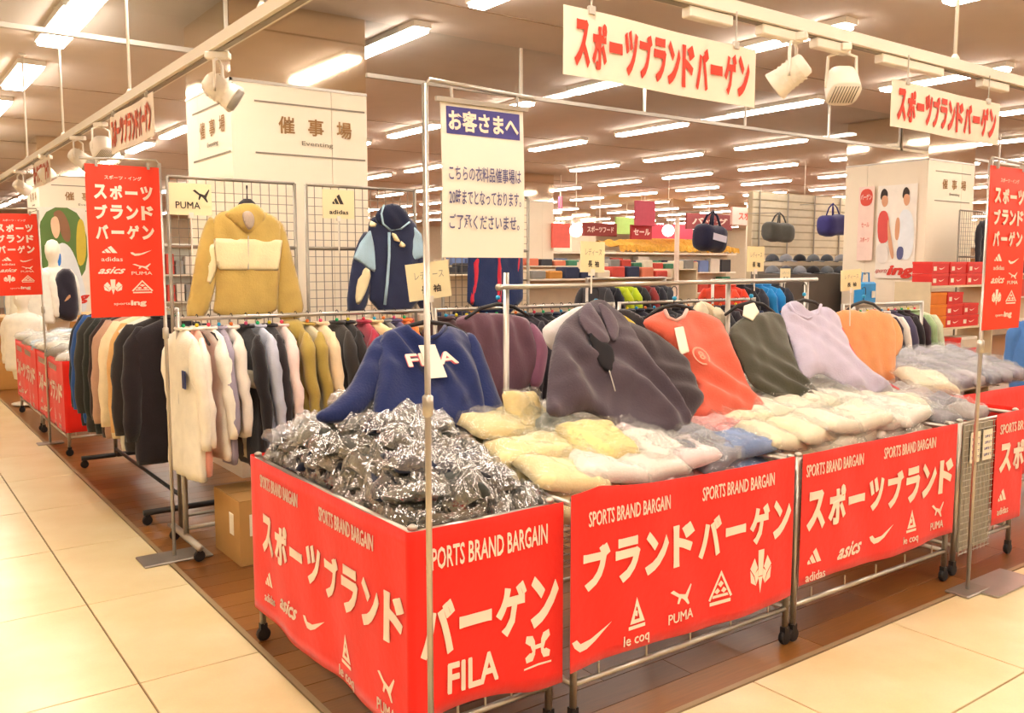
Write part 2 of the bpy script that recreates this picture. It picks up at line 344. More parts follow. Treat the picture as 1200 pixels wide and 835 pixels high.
def hanger(at_, axis='y', mark=0, group='hangers on the rails', label='black plastic clothes hanger hooked over a garment rail with a coloured marker', turn=0):
    key = mark
    if key not in _hk:
        t = thing('clothes_hanger', (0, 0, 0), label, 'hanger', group)
        m = MB(); hook = [(0, .018 * math.cos(a) - .0, .008 + .018 * math.sin(a) - .006) for a in [PI * k / 6 - .3 for k in range(7)]]
        m.tube([(0, 0, -.07), (0, 0, -.045), (0, .018, -.02)] + hook, .0022, 6).build('hook', blackp, t)
        m = MB(); m.tube([(0, -.19, -.125), (0, -.1, -.082), (0, 0, -.066), (0, .1, -.082), (0, .19, -.125)], [.007, .009, .010, .009, .007], 8).build('arm', blackp, t, True)
        m = MB(); m.lathe((0, .003, -.036), [(.004, -.009), (.0095, -.006), (.0105, 0), (.0095, .006), (.004, .009)], 10, 'x').build('size_marker', mat(MARK[key % 6], rough=.4), t, True)
        _hk[key] = t; t['fresh'] = 1
    root = _hk[key]; rz = (0 if axis == 'y' else -PI / 2) + turn
    if root.get('fresh'):
        del root['fresh']; root.location = at_; root.rotation_euler = (0, 0, rz); root['group'] = group; root['label'] = label; return root
    return dup(root, at_, label=label, rot=(0, 0, rz), group=group)
# ---- packed garments ----
def lens(a, b, t, n, seed, p=4, rough=.006, edge=.1):
    """a cushion-like packet 2a x 2b x t with crumples"""
    rs = np.random.RandomState(seed); X = np.linspace(-1, 1, n); vs = []; fs = []
    k = rs.rand(8) * 6
    N = rs.randn(2, n, n) * rough
    for s in (0, 1):
        for i, x in enumerate(X):
            for j, y in enumerate(X):
                e = (1 - abs(x) ** p) * (1 - abs(y) ** p); e = max(e, 0) ** .5
                z = (t * e if s else -t * .25 * e)
                z += (rough * 1.5 * math.sin(5 * x + 3 * y + k[0]) + N[s, i, j]) * e
                w = 1 + .05 * math.sin(4 * y + k[1]); hh = 1 + .05 * math.sin(4 * x + k[2])
                q = .93 if abs(x) > .99 and abs(y) > .99 else 1
                vs.append((a * x * w * q, b * y * hh * q, z + rough * 2 * math.sin(3 * x + k[3]) * math.sin(3 * y + k[4])))
    g = lambda s, i, j: s * n * n + (i * n + j if not (s == 0 and (i in (0, n - 1) or j in (0, n - 1))) else i * n + j + n * n)
    for i in range(n - 1):
        for j in range(n - 1):
            fs.append((g(1, i, j), g(1, i + 1, j), g(1, i + 1, j + 1), g(1, i, j + 1)))
            fs.append(((g(0, i, j), g(0, i, j + 1), g(0, i + 1, j + 1), g(0, i + 1, j))))
    return MB().add(vs, fs)
_pk = {}
def packet(loc, rot, size, col, label, group, seed=0, filmy=None, n=11, name='packed_garment'):
    """folded garment inside a clear plastic bag"""
    filmy = filmy or film; key = (col, seed, size, filmy.name)
    if key in _pk: return dup(_pk[key], loc, label=label, rot=rot, group=group)
    a, b, t = size; r = thing(name, (0, 0, 0), label, 'clothing', group)
    lens(a * .92, b * .9, t, n, seed, 6, .003).build('folded_garment', cloth(col), r, True)
    m = MB(); e = .012; m.add([(-a * .8, -b * .1, t + .001), (a * .5, -b * .16, t + .001), (a * .5, -b * .12, t + .004), (-a * .8, -b * .04, t + .004)], [(0, 1, 2, 3)])
    f = lens(a, b, t + .012, n + 3, seed + 50, 5, .007).build('plastic_bag', filmy, r, False)
    r.location = loc; r.rotation_euler = rot; _pk[key] = r; return r
# ================= SETTING =================
def struct(o): o['kind'] = 'structure'; return o
H = 3.3
X0, X1, Y0, Y1 = -5.0, 36.0, -5.0, 36.0
wallm = mat('e9d9bd', rough=.8, var=.03)
grout = mat('8f7350', rough=.8, var=.1)
struct(MB().box((X0, Y0, -.10), (X1, Y1, -.012)).build('floor', grout))
FL = bpy.data.objects['floor']
def tile_mat():
    m = bpy.data.materials.new('cream_tile'); m.use_nodes = True; nt = m.node_tree; b = nt.nodes['Principled BSDF']
    tc = nt.nodes.new('ShaderNodeTexCoord'); n1 = nt.nodes.new('ShaderNodeTexNoise'); n1.inputs['Scale'].default_value = 3; n1.inputs['Detail'].default_value = 6
    n2 = nt.nodes.new('ShaderNodeTexNoise'); n2.inputs['Scale'].default_value = 160; nt.links.new(tc.outputs['Object'], n1.inputs[0]); nt.links.new(tc.outputs['Object'], n2.inputs[0])
    r = nt.nodes.new('ShaderNodeValToRGB'); r.color_ramp.elements[0].position = .3; r.color_ramp.elements[0].color = lin('e6cf9a'); r.color_ramp.elements[1].position = .7; r.color_ramp.elements[1].color = lin('f3e2b8')
    nt.links.new(n1.outputs['Fac'], r.inputs[0]); mx = nt.nodes.new('ShaderNodeMix'); mx.data_type = 'RGBA'; mx.blend_type = 'MULTIPLY'; mx.inputs['Factor'].default_value = .12
    nt.links.new(r.outputs[0], mx.inputs['A']); nt.links.new(n2.outputs['Color'], mx.inputs['B']); nt.links.new(mx.outputs['Result'], b.inputs['Base Color'])
    b.inputs['Roughness'].default_value = .28; b.inputs['Specular IOR Level'].default_value = .45; return m
tm = tile_mat()
BX, BY = 1.165, 1.975      # edges of the wooden sale floor
T = .9; me_cache = {}
def tile(x0, y0, x1, y1, z=0.0, m=tm, name='floor_tile'):
    g = .0035; w, d = round(x1 - x0 - 2 * g, 4), round(y1 - y0 - 2 * g, 4)
    k = (w, d, name)
    if k not in me_cache:
        mb = MB().cbox((w / 2, d / 2, -.006), (w / 2, d / 2, .006), 0, .0015); o = mb.build(name, m); me_cache[k] = o.data; C.objects.unlink(o); bpy.data.objects.remove(o)
    o = bpy.data.objects.new(name, me_cache[k]); C.objects.link(o); o.parent = FL; o.location = (x0 + g, y0 + g, z)
    return o
xs = [.72 + T * k for k in range(-4, 13)]; ys = [1.43 + .92 * k for k in range(-4, 22)]
for i, a in enumerate(xs):
    for j, b in enumerate(ys):
        c, d = a + T, b + .92
        # corridor on the left and corridor in front: clip tiles at the sale floor
        if a >= BX and b >= BY: continue
        if b >= BY or d > BY and a < BX:
            if a < BX and c > BX:
                tile(a, b, BX, d)
                if b < BY and d > BY: tile(BX, b, c, BY)
                continue
            if a >= BX: tile(a, b, c, min(d, BY)); continue
        elif d > BY and a >= BX: tile(a, b, c, BY); continue
        tile(a, b, c, d)
# kerb profile between tile and wood
kerb = mat('a58e6c', rough=.4, metal=.3)
struct(MB().box((BX, BY, -.01), (BX + .022, 24, .004)).box((BX, BY, -.01), (15, BY + .022, .004)).build('trim_1', kerb))
# wooden sale floor: real boards near, one slab beyond
woods = ['7f5024', '76481f', '885728', '6c421c']
def wood_mat(h):
    m = bpy.data.materials.new('board_' + h); m.use_nodes = True; nt = m.node_tree; b = nt.nodes['Principled BSDF']
    tc = nt.nodes.new('ShaderNodeTexCoord'); mp = nt.nodes.new('ShaderNodeMapping'); mp.inputs['Scale'].default_value = (2, 30, 1)
    nz = nt.nodes.new('ShaderNodeTexNoise'); nz.inputs['Scale'].default_value = 3; nz.inputs['Detail'].default_value = 5; nt.links.new(tc.outputs['Object'], mp.inputs[0]); nt.links.new(mp.outputs[0], nz.inputs[0])
    r = nt.nodes.new('ShaderNodeValToRGB'); c = lin(h); r.color_ramp.elements[0].color = tuple(x * .7 for x in c[:3]) + (1,); r.color_ramp.elements[1].color = tuple(x * 1.3 for x in c[:3]) + (1,)
    nt.links.new(nz.outputs['Fac'], r.inputs[0]); nt.links.new(r.outputs[0], b.inputs['Base Color']); b.inputs['Roughness'].default_value = .33; return m
wms = [wood_mat(h) for h in woods]
rnd = random.Random(4); wm_mesh = {}
def board(x0, y0, L, w):
    k = (round(L, 3), round(w, 3), rnd.randrange(4))
    if k not in wm_mesh:
        o = MB().cbox((L / 2, w / 2, -.006), (L / 2 - .0008, w / 2 - .0008, .006), 0, .0008).build('floor_board', wms[k[2]]); wm_mesh[k] = o.data; C.objects.unlink(o); bpy.data.objects.remove(o)
    o = bpy.data.objects.new('floor_board', wm_mesh[k]); C.objects.link(o); o.parent = FL; o.location = (x0, y0, 0)
r_ = 0; y = BY + .022; bw = .15
while y < 8.4:
    x = BX + .022; first = [.6, 1.2, .9][r_ % 3]; lim = 4.9 if y < 3 else 2.9
    while x < lim - .01:
        L = min(first if x < BX + .05 else 1.2, lim - x); board(x, y, L, bw - .001); x += L
    y += bw; r_ += 1
slab = wms[0]
s = MB().box((4.9, BY + .022, -.012), (X1, 3.05, -.0005)).box((2.9, 2.9, -.012), (X1, Y1, -.001)).box((BX + .022, 8.3, -.012), (2.95, Y1, -.0015)); o = s.build('trim_2', slab); struct(o)
# ceiling and outer walls
struct(MB().box((X0, Y0, H), (X1, Y1, H + .1)).build('ceiling', mat('dccdbf', rough=.9, var=.03, scale=3)))
struct(MB().box((X0 - .1, Y0, 0), (X0, Y1, H)).build('wall_left', wallm)); struct(MB().box((X1, Y0, 0), (X1 + .1, Y1, H)).build('wall_right', wallm))
struct(MB().box((X0, Y1, 0), (X1, Y1 + .1, H)).build('wall_back', wallm)); struct(MB().box((X0, Y0 - .1, 0), (X1, Y0, H)).build('wall_front', wallm))
# shallow ceiling drop strips (panel joints) across the shop
jm = mat('a8927a', rough=.9)
b = MB()
for k in range(16): b.box((X0, -4.2 + 2.4 * k, H - .006), (X1, -4.19 + 2.4 * k, H + .001))
struct(b.build('trim_3', jm))
# smoke barrier: clear glass panes hanging from the ceiling with a metal edge profile
gm = glass_mat(); sb = thing('smoke_barrier', (1.2, 6.12, 2.9), 'long clear glass smoke barrier with metal edge hanging across the ceiling', 'barrier')
def pane_run(x0, x1, y0, n):
    for k in range(n):
        a = x0 + (x1 - x0) * k / n; c = x0 + (x1 - x0) * (k + 1) / n
        MB().box((a + .006, y0 - .003, 2.92), (c - .006, y0 + .003, H)).build('glass_pane', gm, sb)
        MB().box((c - .012, y0 - .008, 2.92), (c + .012, y0 + .008, H)).build('joint_strip', whitem, sb)
pane_run(X0, 2.08, 6.12, 5); pane_run(3.12, 10.3, 6.12, 5); pane_run(11.4, 18.4, 6.12, 5)
for a, c in ((X0, 2.08), (3.12, 10.3), (11.4, 18.4)): MB().box((a, 6.10, 2.89), (c, 6.14, 2.92)).build('edge_profile', steel, sb)

# ---- ceiling lights ----
hous = whitem
def lamp_proto(wd):
    t = thing('ceiling_light', (0, 0, 0), 'x', 'light')
    MB().box((-wd, -.62, -.045), (wd, .62, 0)).build('housing', hous, t)
    MB().cbox((0, 0, -.060), (wd * .86, .6, .015), 0, .006).build('diffuser', lampm, t)
    return t
lp = lamp_proto(.075); lw_ = lamp_proto(.11); used_l = [False, False]
GL = 'ceiling lights in rows over the shop'
def put_lamp(x, y, wide=False, label='slim white fluorescent ceiling light glowing in the rows over the shop', group=GL):
    i = 1 if wide else 0; src = (lp, lw_)[i]
    if not used_l[i]: used_l[i] = True; src.location = (x, y, H - .001); src['label'] = label; src['group'] = group
    else: dup(src, (x, y, H - .001), label=label, group=group)
cols_x = [3.47] + [5.95 + 2.42 * k for k in range(0, 13)]
def blocked(x, y):
    return any(abs(x - (2.6 + 8.2 * i)) < .75 and abs(y - (6.6 + 8.0 * j)) < 1.2 for i in range(5) for j in range(5))
nL = 0
for x in cols_x:
    for k in range(-3, 15):
        y = 4.57 + 1.93 * k
        if y > 33 or blocked(x, y): continue
        if y < -1.5 and x > 8.5: continue
        if x > 26 and y < .5: continue
        put_lamp(x, y); nL += 1
for y in (-2.6, -.5, 1.6, 3.6, 5.35, 7.45, 9.6, 11.7, 13.9, 16.1, 18.4):
    put_lamp(1.32, y, True, 'wide bright fluorescent ceiling light in the row above the left aisle', 'ceiling lights above the left aisle')
for y in (-2.6, -.5, 1.6, 3.6, 5.35, 9.6, 13.9): put_lamp(-1.1, y, True, 'wide bright fluorescent ceiling light in the row above the left aisle', 'ceiling lights above the left aisle')

# ---- columns: white panels below, mirror above ----
mirror = mat('f0e4cf', rough=.06, metal=1, var=.01)
panelm = mat('f2e6cf', rough=.6, var=.01); greyink = mat('8e8270', rough=.7)
def column(cx, cy, label, signs=True, w=1.02, faces=(0, 1)):
    x0, x1, y0, y1 = cx, cx + w, cy, cy + w
    t = thing('column', (cx + w / 2, cy + w / 2, 0), label, 'column', 'square columns of the shop'); 
    e = .012
    MB().box((x0 + e, y0 + e, 0), (x1 - e, y1 - e, H)).build('core', panelm, t)
    MB().box((x0 + .004, y0 + .004, 2.76), (x1 - .004, y1 - .004, H - .002)).build('mirror_cladding', mirror, t)
    for (a, b_) in ((0, .72), (.72, 1)):
        g = .002
        MB().box((x0 + w * a + g, y0, 0), (x0 + w * b_ - g, y0 + e, 2.75)).build('wall_panel', panelm, t)
        MB().box((x0, y0 + w * a + g, 0), (x0 + e, y0 + w * b_ - g, 2.75)).build('wall_panel', panelm, t)
    MB().box((x0 - .006, y0 - .006, 2.745), (x1, y0 + .01, 2.765)).box((x0 - .006, y0 - .006, 2.745), (x0 + .01, y1, 2.765)).build('cap_strip', steel, t)
    if signs:
        for face in faces:
            S = (lambda u, v, q=0: Vector((x0 + u, y0 - .002 - q, v))) if face == 0 else (lambda u, v, q=0: Vector((x0 - .002 - q, y1 - u, v)))
            m = MB(); put_text(m, S, '催', .33, .45, 2.42, 2.54); put_text(m, S, '事', .55, .67, 2.42, 2.54); put_text(m, S, '場', .77, .89, 2.42, 2.54); m.build('lettering', mat('9a7448', rough=.7), t)
            m = MB(); put_text(m, S, 'Eventing', .5, .74, 2.34, 2.38, .005); m.build('small_lettering', greyink, t)
            m = MB()
            for v in (2.62, 2.27): m.add([S(.16, v, .002), (S(1.0, v, .002)), S(1.0, v + .012, .002), S(.16, v + .012, .002)], [(0, 1, 2, 3)])
            m.build('ruled_line', greyink, t)
    return t
col1 = column(2.09, 6.1, 'white square column with mirrored top standing right behind the yellow hoodie')
col2 = column(10.32, 5.75, 'white square column beside the shoe box shelf on the right', True, 1.1, (0,))
col0 = column(2.07, 14.1, 'distant white square column behind the mannequins at the far left', True, 1.1)
k_ = 0
for i, j, lb in ((1, 1, 'far white column just behind the bags hanging on the slatted wall'), (1, 2, 'very distant white column in the middle of the shop'), (2, 1, 'distant white column far right in the shop'), (2, 2, 'most distant white column near the shop back wall')):
    column(2.1 + 8.2 * i, 6.1 + 8.0 * j, lb, False)
# ================= WAGONS =================
def caster(mb, x, y): 
    mb.lathe((x, y, .03), [(.012, -.012), (.026, -.011), (.029, -.004), (.029, .004), (.026, .011), (.012, .012)], 14, 'y'); mb.cbox((x, y, .062), (.014, .012, .012)); return mb
def wagon(x0, x1, y0, y1, label, top=.755, low=.15):
    t = thing('sale_wagon', ((x0 + x1) / 2, (y0 + y1) / 2, 0), label, 'wagon', 'tubular sale wagons')
    for x in (x0, x1):
        for y in (y0, y1):
            MB().tube([(x, y, .07), (x, y, top)], .0125, 10).lathe((x, y, top), [(.0125, 0), (.015, .002), (.015, .01), (.006, .016)], 10).build('post', chrome, t, True)
            caster(MB(), x, y).build('caster', blackp, t)
    for z, nm in ((top - .012, 'top_rail'), (low, 'lower_rail')):
        for a, b in (((x0, y0), (x1, y0)), ((x0, y1), (x1, y1)), ((x0, y0), (x0, y1)), ((x1, y0), (x1, y1))):
            MB().tube([(a[0], a[1], z), (b[0], b[1], z)], .0105, 8).build(nm, chrome, t, True)
    sh = MB(); n = int((x1 - x0) / .05); sz = .52
    for k in range(1, n): x = x0 + (x1 - x0) * k / n; sh.box((x - .0015, y0, sz), (x + .0015, y1, sz + .003))
    n = int((y1 - y0) / .05)
    for k in range(1, n): y = y0 + (y1 - y0) * k / n; sh.box((x0, y - .0015, sz + .003), (x1, y + .0015, sz + .006))
    o = sh.build('wire_shelf', steel, t); o['kind'] = 'stuff'
    lt = MB()
    for k in range(5):
        x = x0 + (x1 - x0) * (k + .5) / 5; lt.tube([(x, y0, low), (x, y0, low + .05)], .004, 6)
    lt.build('shelf_pin', chrome, t)
    return t
FY = 2.105
w1 = wagon(1.215, 1.71, 2.145, 3.36, 'corner sale wagon heaped with dark garments in shiny plastic')
w2 = wagon(1.78, 2.875, FY, 2.86, 'middle sale wagon on the right side heaped with yellow and white garments')
w3 = wagon(2.925, 4.08, FY, 2.86, 'right-hand sale wagon heaped with cream garments, before the sign stand')
w4 = wagon(4.19, 4.75, 2.12, 3.3, 'far right sale wagon with wire mesh front and grey clothes')
w5 = wagon(1.24, 1.75, 7.62, 8.85, 'left aisle sale wagon nearest the coat rack, draped with red banner')
w6 = wagon(1.24, 1.75, 8.95, 10.2, 'farthest sale wagon along the left aisle, beneath the mannequins')

def path_surface(pts, z0, wave=.004, seed=0, out=.008):
    """surface along a polyline of (x,y); u = metres along, v = height"""
    P = [Vector((p[0], p[1], 0)) for p in pts]; Ls = [(b - a).length for a, b in zip(P, P[1:])]
    def S(u, v, w=0.0):
        k = 0; uu = u
        while k < len(Ls) - 1 and uu > Ls[k]: uu -= Ls[k]; k += 1
        d = (P[k + 1] - P[k]).normalized(); n = Vector((d.y, -d.x, 0))
        e = min(uu, Ls[k] - uu); f = 1 - math.exp(-max(e, 0) / .05)
        wv = wave * f * (math.sin(u * 11 + seed + v * 3) + .6 * math.sin(u * 23 + v * 9 + seed * 2)) * (1.2 - (v - z0))
        return P[k] + d * uu + n * (out + wv + w) + Vector((0, 0, v))
    return S, sum(Ls), Ls
def banner(pts, z0, z1, texts, label, wave=.004, seed=0, loc=None, botwave=None, group='red sale banners on the wagons', m=red, topf=None, name='sale_banner'):
    S, L, Ls = path_surface(pts, z0, wave, seed)
    cum = [0]
    for l in Ls: cum.append(cum[-1] + l)
    us = sorted(set([L * k / 60 for k in range(61)] + cum)); nv = 14
    mid = S(L / 2, z0); t = thing(name, (mid.x, mid.y, z0), label, 'banner', group)
    vs = []
    for sgn in (0, -.0016):
        for u in us:
            zb = z0 + (botwave(u) if botwave else 0); zt = z1 + (topf(u) if topf else 0)
            for j in range(nv): vs.append(S(u, zb + (zt - zb) * j / (nv - 1), sgn))
    N = len(us); fs = []; off = N * nv
    for i in range(N - 1):
        for j in range(nv - 1):
            a = i * nv + j; fs.append((a, a + nv, a + nv + 1, a + 1)); fs.append((off + a, off + a + 1, off + a + nv + 1, off + a + nv))
    for i in range(N - 1):
        a, b = i * nv, i * nv + nv - 1; fs.append((a, off + a, off + a + nv, a + nv)); fs.append((b, b + nv, off + b + nv, off + b))
    MB().add(vs, fs).build('cloth', m, t, True)
    for kind, s, *q in texts:
        mb = MB()
        if kind == 't': u0, u1, v0, v1 = q[:4]; put_text(mb, S, s, u0, u1, v0, v1, q[4] if len(q) > 4 else .03); nm = 'lettering'
        else: u, v, w, h = q; emblem(mb, S, s, u, v, w, h); nm = 'emblem'
        mb.build(nm, printw, t)
    return t
KB = 'SPORTS BRAND BARGAIN'
def small(u, v, w=.33, h=.05): return ('t', KB, u, u + w, v, v + h, .015)
def kata(s, u, v, pitch=.128, h=.15, w=.105, B=.05):
    out = []
    for i, ch in enumerate(s):
        uu = u + i * pitch
        if ch == 'ー': out.append(('t', ch, uu, uu + w, v + h * .40, v + h * .62, B))
        elif ch in 'ッツ': out.append(('t', ch, uu + .005, uu + w - .008, v + .01, v + h * .97, B))
        else: out.append(('t', ch, uu, uu + w, v, v + h, B))
    return out
# corner wagon banner: wraps its rear end, long side and short front
wz = lambda u: (-.03 if u < 1.2 else 0) + (.007 * math.sin(u * 9) + (.03 * max(0, math.sin((u - 1.3) * 7)) if u > 1.3 else 0))
tx = [small(.12, .655, .37), small(.66, .65, .40)] + kata('スポーツブランド', .12, .40, .143, .155, .118)
tx += [('e', 'bars+adidas', .18, .27, .10, .12), ('e', 'txt:asics', .38, .26, .16, .06), ('e', 'tick', .60, .27, .17, .10), ('e', 'tri+le coq', .85, .235, .14, .17), ('e', 'cat+PUMA', 1.13, .235, .13, .14)]
F0_ = 1.275
tx += [('t', KB, F0_ + .03, F0_ + .47, .635, .70, .02)] + kata('バーゲン', F0_ + .01, .375, .13, .165, .115)
tx += [('t', 'FILA', F0_ + .10, F0_ + .28, .25, .345, .03), ('e', 'loops', F0_ + .43, .30, .11, .115)]
sh_ = lambda e, du: (e[0], e[1], e[2] + du, e[3] + du, *e[4:]) if e[0] == 't' else (e[0], e[1], e[2] + du, *e[3:])
banner([(1.27, 3.385), (1.195, 3.385), (1.195, 2.125), (1.745, 2.125)], .17, .757, [sh_(e, .075) for e in tx],
       'bright red banner with large white lettering wrapped round the corner wagon', .004, 1, botwave=wz)
tx = [small(.07, .672, .37), small(.60, .672, .40)] + kata('ブランドバーゲン', .05, .46, .135, .15, .112)
tx += [('e', 'tick', .09, .30, .17, .11), ('e', 'tri+le coq', .285, .31, .13, .17), ('e', 'cat+PUMA', .50, .325, .14, .13), ('e', 'peaks', .71, .335, .12, .13), ('e', 'arrow', .93, .35, .12, .17)]
banner([(1.745, FY - .018), (2.87, FY - .018)], .215, .765, tx, 'red banner on the middle right wagon, lettering starting mid-word, hanging unevenly', .0035, 3, topf=lambda u: .035 * math.exp(-abs(u - .12) / .2), botwave=lambda u: -.01 + .012 * math.sin(u * 6))
tx = [small(.02, .672, .39), small(.56, .675, .42)] + kata('スポーツブランド', .03, .45, .142, .16, .12)
tx += [('e', 'bars+adidas', .10, .31, .14, .13), ('e', 'txt:asics', .34, .325, .17, .06), ('e', 'tick', .57, .34, .17, .10), ('e', 'tri+le coq', .80, .335, .13, .16), ('e', 'cat+PUMA', 1.03, .35, .12, .13)]
banner([(2.92, FY - .018), (4.095, FY - .018)], .235, .765, tx, 'red banner on the wagon beside the clear sign stand base, right of centre', .0035, 5, botwave=lambda u: .008 * math.sin(u * 7))
tx = [('t', 'SPORTS BR', .03, .28, .66, .71, .015)] + kata('スポ', .04, .46, .14, .15, .12) + [('e', 'bars+adidas', .10, .31, .13, .13)]
banner([(4.50, 2.10), (4.80, 2.10), (4.80, 3.3)], .20, .765, tx, 'narrow red banner at the right edge on the mesh wagon', .003, 6)
# left aisle banners
for y0, y1, lab in ((7.6, 8.86, 'red banner on the left aisle wagon closest to the coats'), (8.93, 10.22, 'red banner on the farthest left aisle wagon')):
    L0 = y1 - y0
    tx = [small(.1, .655, .37), small(.62, .655, .40)] + kata('スポーツブランド', .07, .41, .143, .155, .118) + [('e', 'bars+adidas', .16, .29, .13, .12), ('e', 'txt:asics', .38, .28, .16, .06), ('e', 'tick', .60, .29, .17, .10), ('e', 'tri+le coq', .85, .27, .13, .16), ('e', 'cat+PUMA', 1.08, .27, .12, .13)]
    tx += [('t', KB, L0 + .05, L0 + .42, .64, .69, .015)] + kata('バーゲン', L0 + .04, .40, .12, .15, .10)
    banner([(1.222, y1), (1.222, y0), (1.76, y0)], .19, .757, tx, lab, .004, 2)
# mesh front and price papers on the far right wagon
m = MB()
for k in range(9): x = 4.2 + k * .036; m.tube([(x, 2.098, .1), (x, 2.098, .74)], .002, 5)
for k in range(22): z = .11 + k * .03; m.tube([(4.195, 2.096, z), (4.495, 2.096, z)], .0018, 5)
m.build('mesh_front', steel, w4)
MB().box((4.2, 2.104, .12), (4.49, 2.11, .74)).build('grey_sheet', mat('9d9688', rough=.5), w4)
Sm = lambda u, v, w=0: Vector((4.2 + u, 2.093 - w, v))
for u in (.05, .17):
    m = MB().box((4.2 + u, 2.0905, .55), (4.2 + u + .09, 2.093, .70)); m.build('notice_paper', paper, w4)
    m = MB()
    for k in range(4): put_text(m, lambda a, b, w=0: Vector((4.2 + a, 2.089, b)), '20時まで', u + .01, u + .08, .66 - k * .03, .675 - k * .03)
    m.build('lettering', navyink, w4)

# ================= SIGNS =================
def pole_stand(x, y, h, label, arm=None, base=.17, r=.009):
    t = thing('sign_stand', (x, y, 0), label, 'sign stand', 'chrome sign stands')
    m = MB().cbox((x, y, .006), (base, base * .55, .006), 0, .004); m.build('base_plate', mat('a39c93', rough=.35, metal=.7), t)
    MB().tube([(x, y, .01), (x, y, h)], r, 10).build('pole', chrome, t, True)
    MB().lathe((x, y, h * .58), [(r, -.03), (r * 1.7, -.025), (r * 1.7, .025), (r, .03)], 10).build('height_clamp', chrome, t, True)
    if arm: MB().tube([(x, y, h - .01), (x + arm[0] * .04, y + arm[1] * .04, h + .012), (x + arm[0], y + arm[1], h)], r * .7, 8).build('arm', chrome, t, True)
    return t
def sale_sign(c, w, h, turn, label, tilt=0, tb=0):
    """red hanging sign, c = centre of the top edge"""
    t = thing('sale_sign', c, label, 'sign', 'red vertical sale signs'); d = Vector((math.cos(turn), math.sin(turn), 0)); n = Vector((d.y, -d.x, 0)); up = Vector((0, 0, 1)); rt = Matrix.Rotation(tilt, 3, n); d.rotate(rt); up.rotate(rt)
    S = lambda u, v, q=0: Vector(c) + d * (u * w) + up * ((v - 1) * h) + n * (q + .006 * math.sin(v * 3) )
    m = MB(); n_ = 12; vs = []
    for q in (0, -.003):
        for i in range(n_ + 1): vs += [S(-.5, i / n_, q), S(.5, i / n_, q)]
    k = 2 * (n_ + 1); fs = []
    for i in range(n_): a = 2 * i; fs += [(a, a + 1, a + 3, a + 2), (k + a, k + a + 2, k + a + 3, k + a + 1), (a, a + 2, k + a + 2, k + a), (a + 1, k + a + 1, k + a + 3, a + 3)]
    fs += [(0, k, k + 1, 1), (k - 2, k - 1, 2 * k - 1, 2 * k - 2)]
    m.add(vs, fs).build('board', redb, t, False)
    def L(s, u0, u1, v0, v1, b=.05): mb = MB(); put_text(mb, S, s, u0, u1, v0, v1, b); mb.build('lettering', printw, t)
    L('スポーツ・イング', -.25, .25, .905, .932, .01)
    for s, v in (('スポーツ', .775), ('ブランド', .645), ('バーゲン', .515)):
        for i, ch in enumerate(s):
            u = -.40 + i * .208
            if ch == 'ー': L(ch, u, u + .17, v + .035, v + .058, .05)
            else: L(ch, u, u + .17, v, v + .095)
    for e, u, v, ww, hh in (('bars+adidas', -.2, .42, .32, .10), ('tick', .2, .425, .3, .06), ('txt:asics', -.2, .31, .34, .045), ('cat+PUMA', .2, .32, .32, .08), ('arrow', -.2, .2, .25, .10), ('peaks', .2, .2, .3, .09)):
        mb = MB(); emblem(mb, lambda a, b, q=0: S(a, b, q), e, u, v, ww, hh); mb.build('emblem', printw, t)
    L('sports', -.2, .02, .075, .095, .01); L('ing', .03, .25, .065, .11, .05)
    mb = MB(); 
    for u in (-.35, .35): p = S(u, 1); mb.cbox((p.x, p.y, p.z + .004), (.006, .01, .016), turn)
    mb.build('clip', steel, t)
    return t
sale_sign((1.04, 4.60, 1.975), .335, .725, 0.0, 'red vertical sale sign hanging over the hanging coats, left of the yellow hoodie')
pole_stand(1.215, 4.62, 2.0, 'slim chrome stand holding the red sign beside the cream knit shirt', (-.36, 0), .17)
sale_sign((1.02, 8.25, 1.915), .335, .66, 0.05, 'red vertical sale sign cut by the left picture edge, above the aisle', .02)
pole_stand(1.2, 8.27, 1.95, 'slim chrome stand of the red sign at the left picture edge', (-.34, 0), .1)
sale_sign((4.19, 1.955, 1.935), .345, .725, 0.0, 'red vertical sale sign at the right picture edge')
pole_stand(4.045, 1.97, 1.96, 'slim chrome stand with clear grey base before the right wagons', (.36, 0), .1)
MB().box((4.06, 1.84, .003), (4.46, 2.02, .010)).build('foot_plate', mat('a8a39c', rough=.3, metal=.5), bpy.data.objects['sign_stand.002'])

# customer notice in front of the corner wagon
NX, NY = 1.175, 1.985
ns = pole_stand(NX, NY, 1.955, 'tall chrome stand before the corner wagon carrying the customer notice', (.345, 0.0), .15, .0085)
t = thing('notice_board', (1.345, 1.98, 1.52), 'white notice with purple-blue heading hanging above the corner wagon', 'sign')
S = lambda u, v, q=0: Vector((1.215 + u * .262, 1.972 - q - .004 * math.sin(v * 4), 1.52 + v * .395))
m = MB(); vs = [S(u, j / 10, q) for q in (0, -.003) for j in range(11) for u in (0, 1)]
fs = [(2 * i, 2 * i + 1, 2 * i + 3, 2 * i + 2) for i in range(10)] + [(22 + 2 * i, 22 + 2 * i + 2, 22 + 2 * i + 3, 22 + 2 * i + 1) for i in range(10)]
fs += [(2 * i, 2 * i + 2, 24 + 2 * i, 22 + 2 * i) for i in range(10)] + [(2 * i + 1, 23 + 2 * i, 25 + 2 * i, 2 * i + 3) for i in range(10)] + [(0, 22, 23, 1), (20, 21, 43, 42)]
m.add(vs, fs).build('board', mat('efe7db', rough=.5, var=.01), t)
m = MB(); m.add([S(.06, .80, .001), S(.95, .80, .001), S(.95, .975, .001), S(.06, .975, .001)], [(0, 1, 2, 3)]); m.build('heading_panel', navyink, t)
m = MB(); put_text(m, S, 'お客さまへ', .08, .93, .82, .955, .035); m.build('heading_lettering', printw, t)
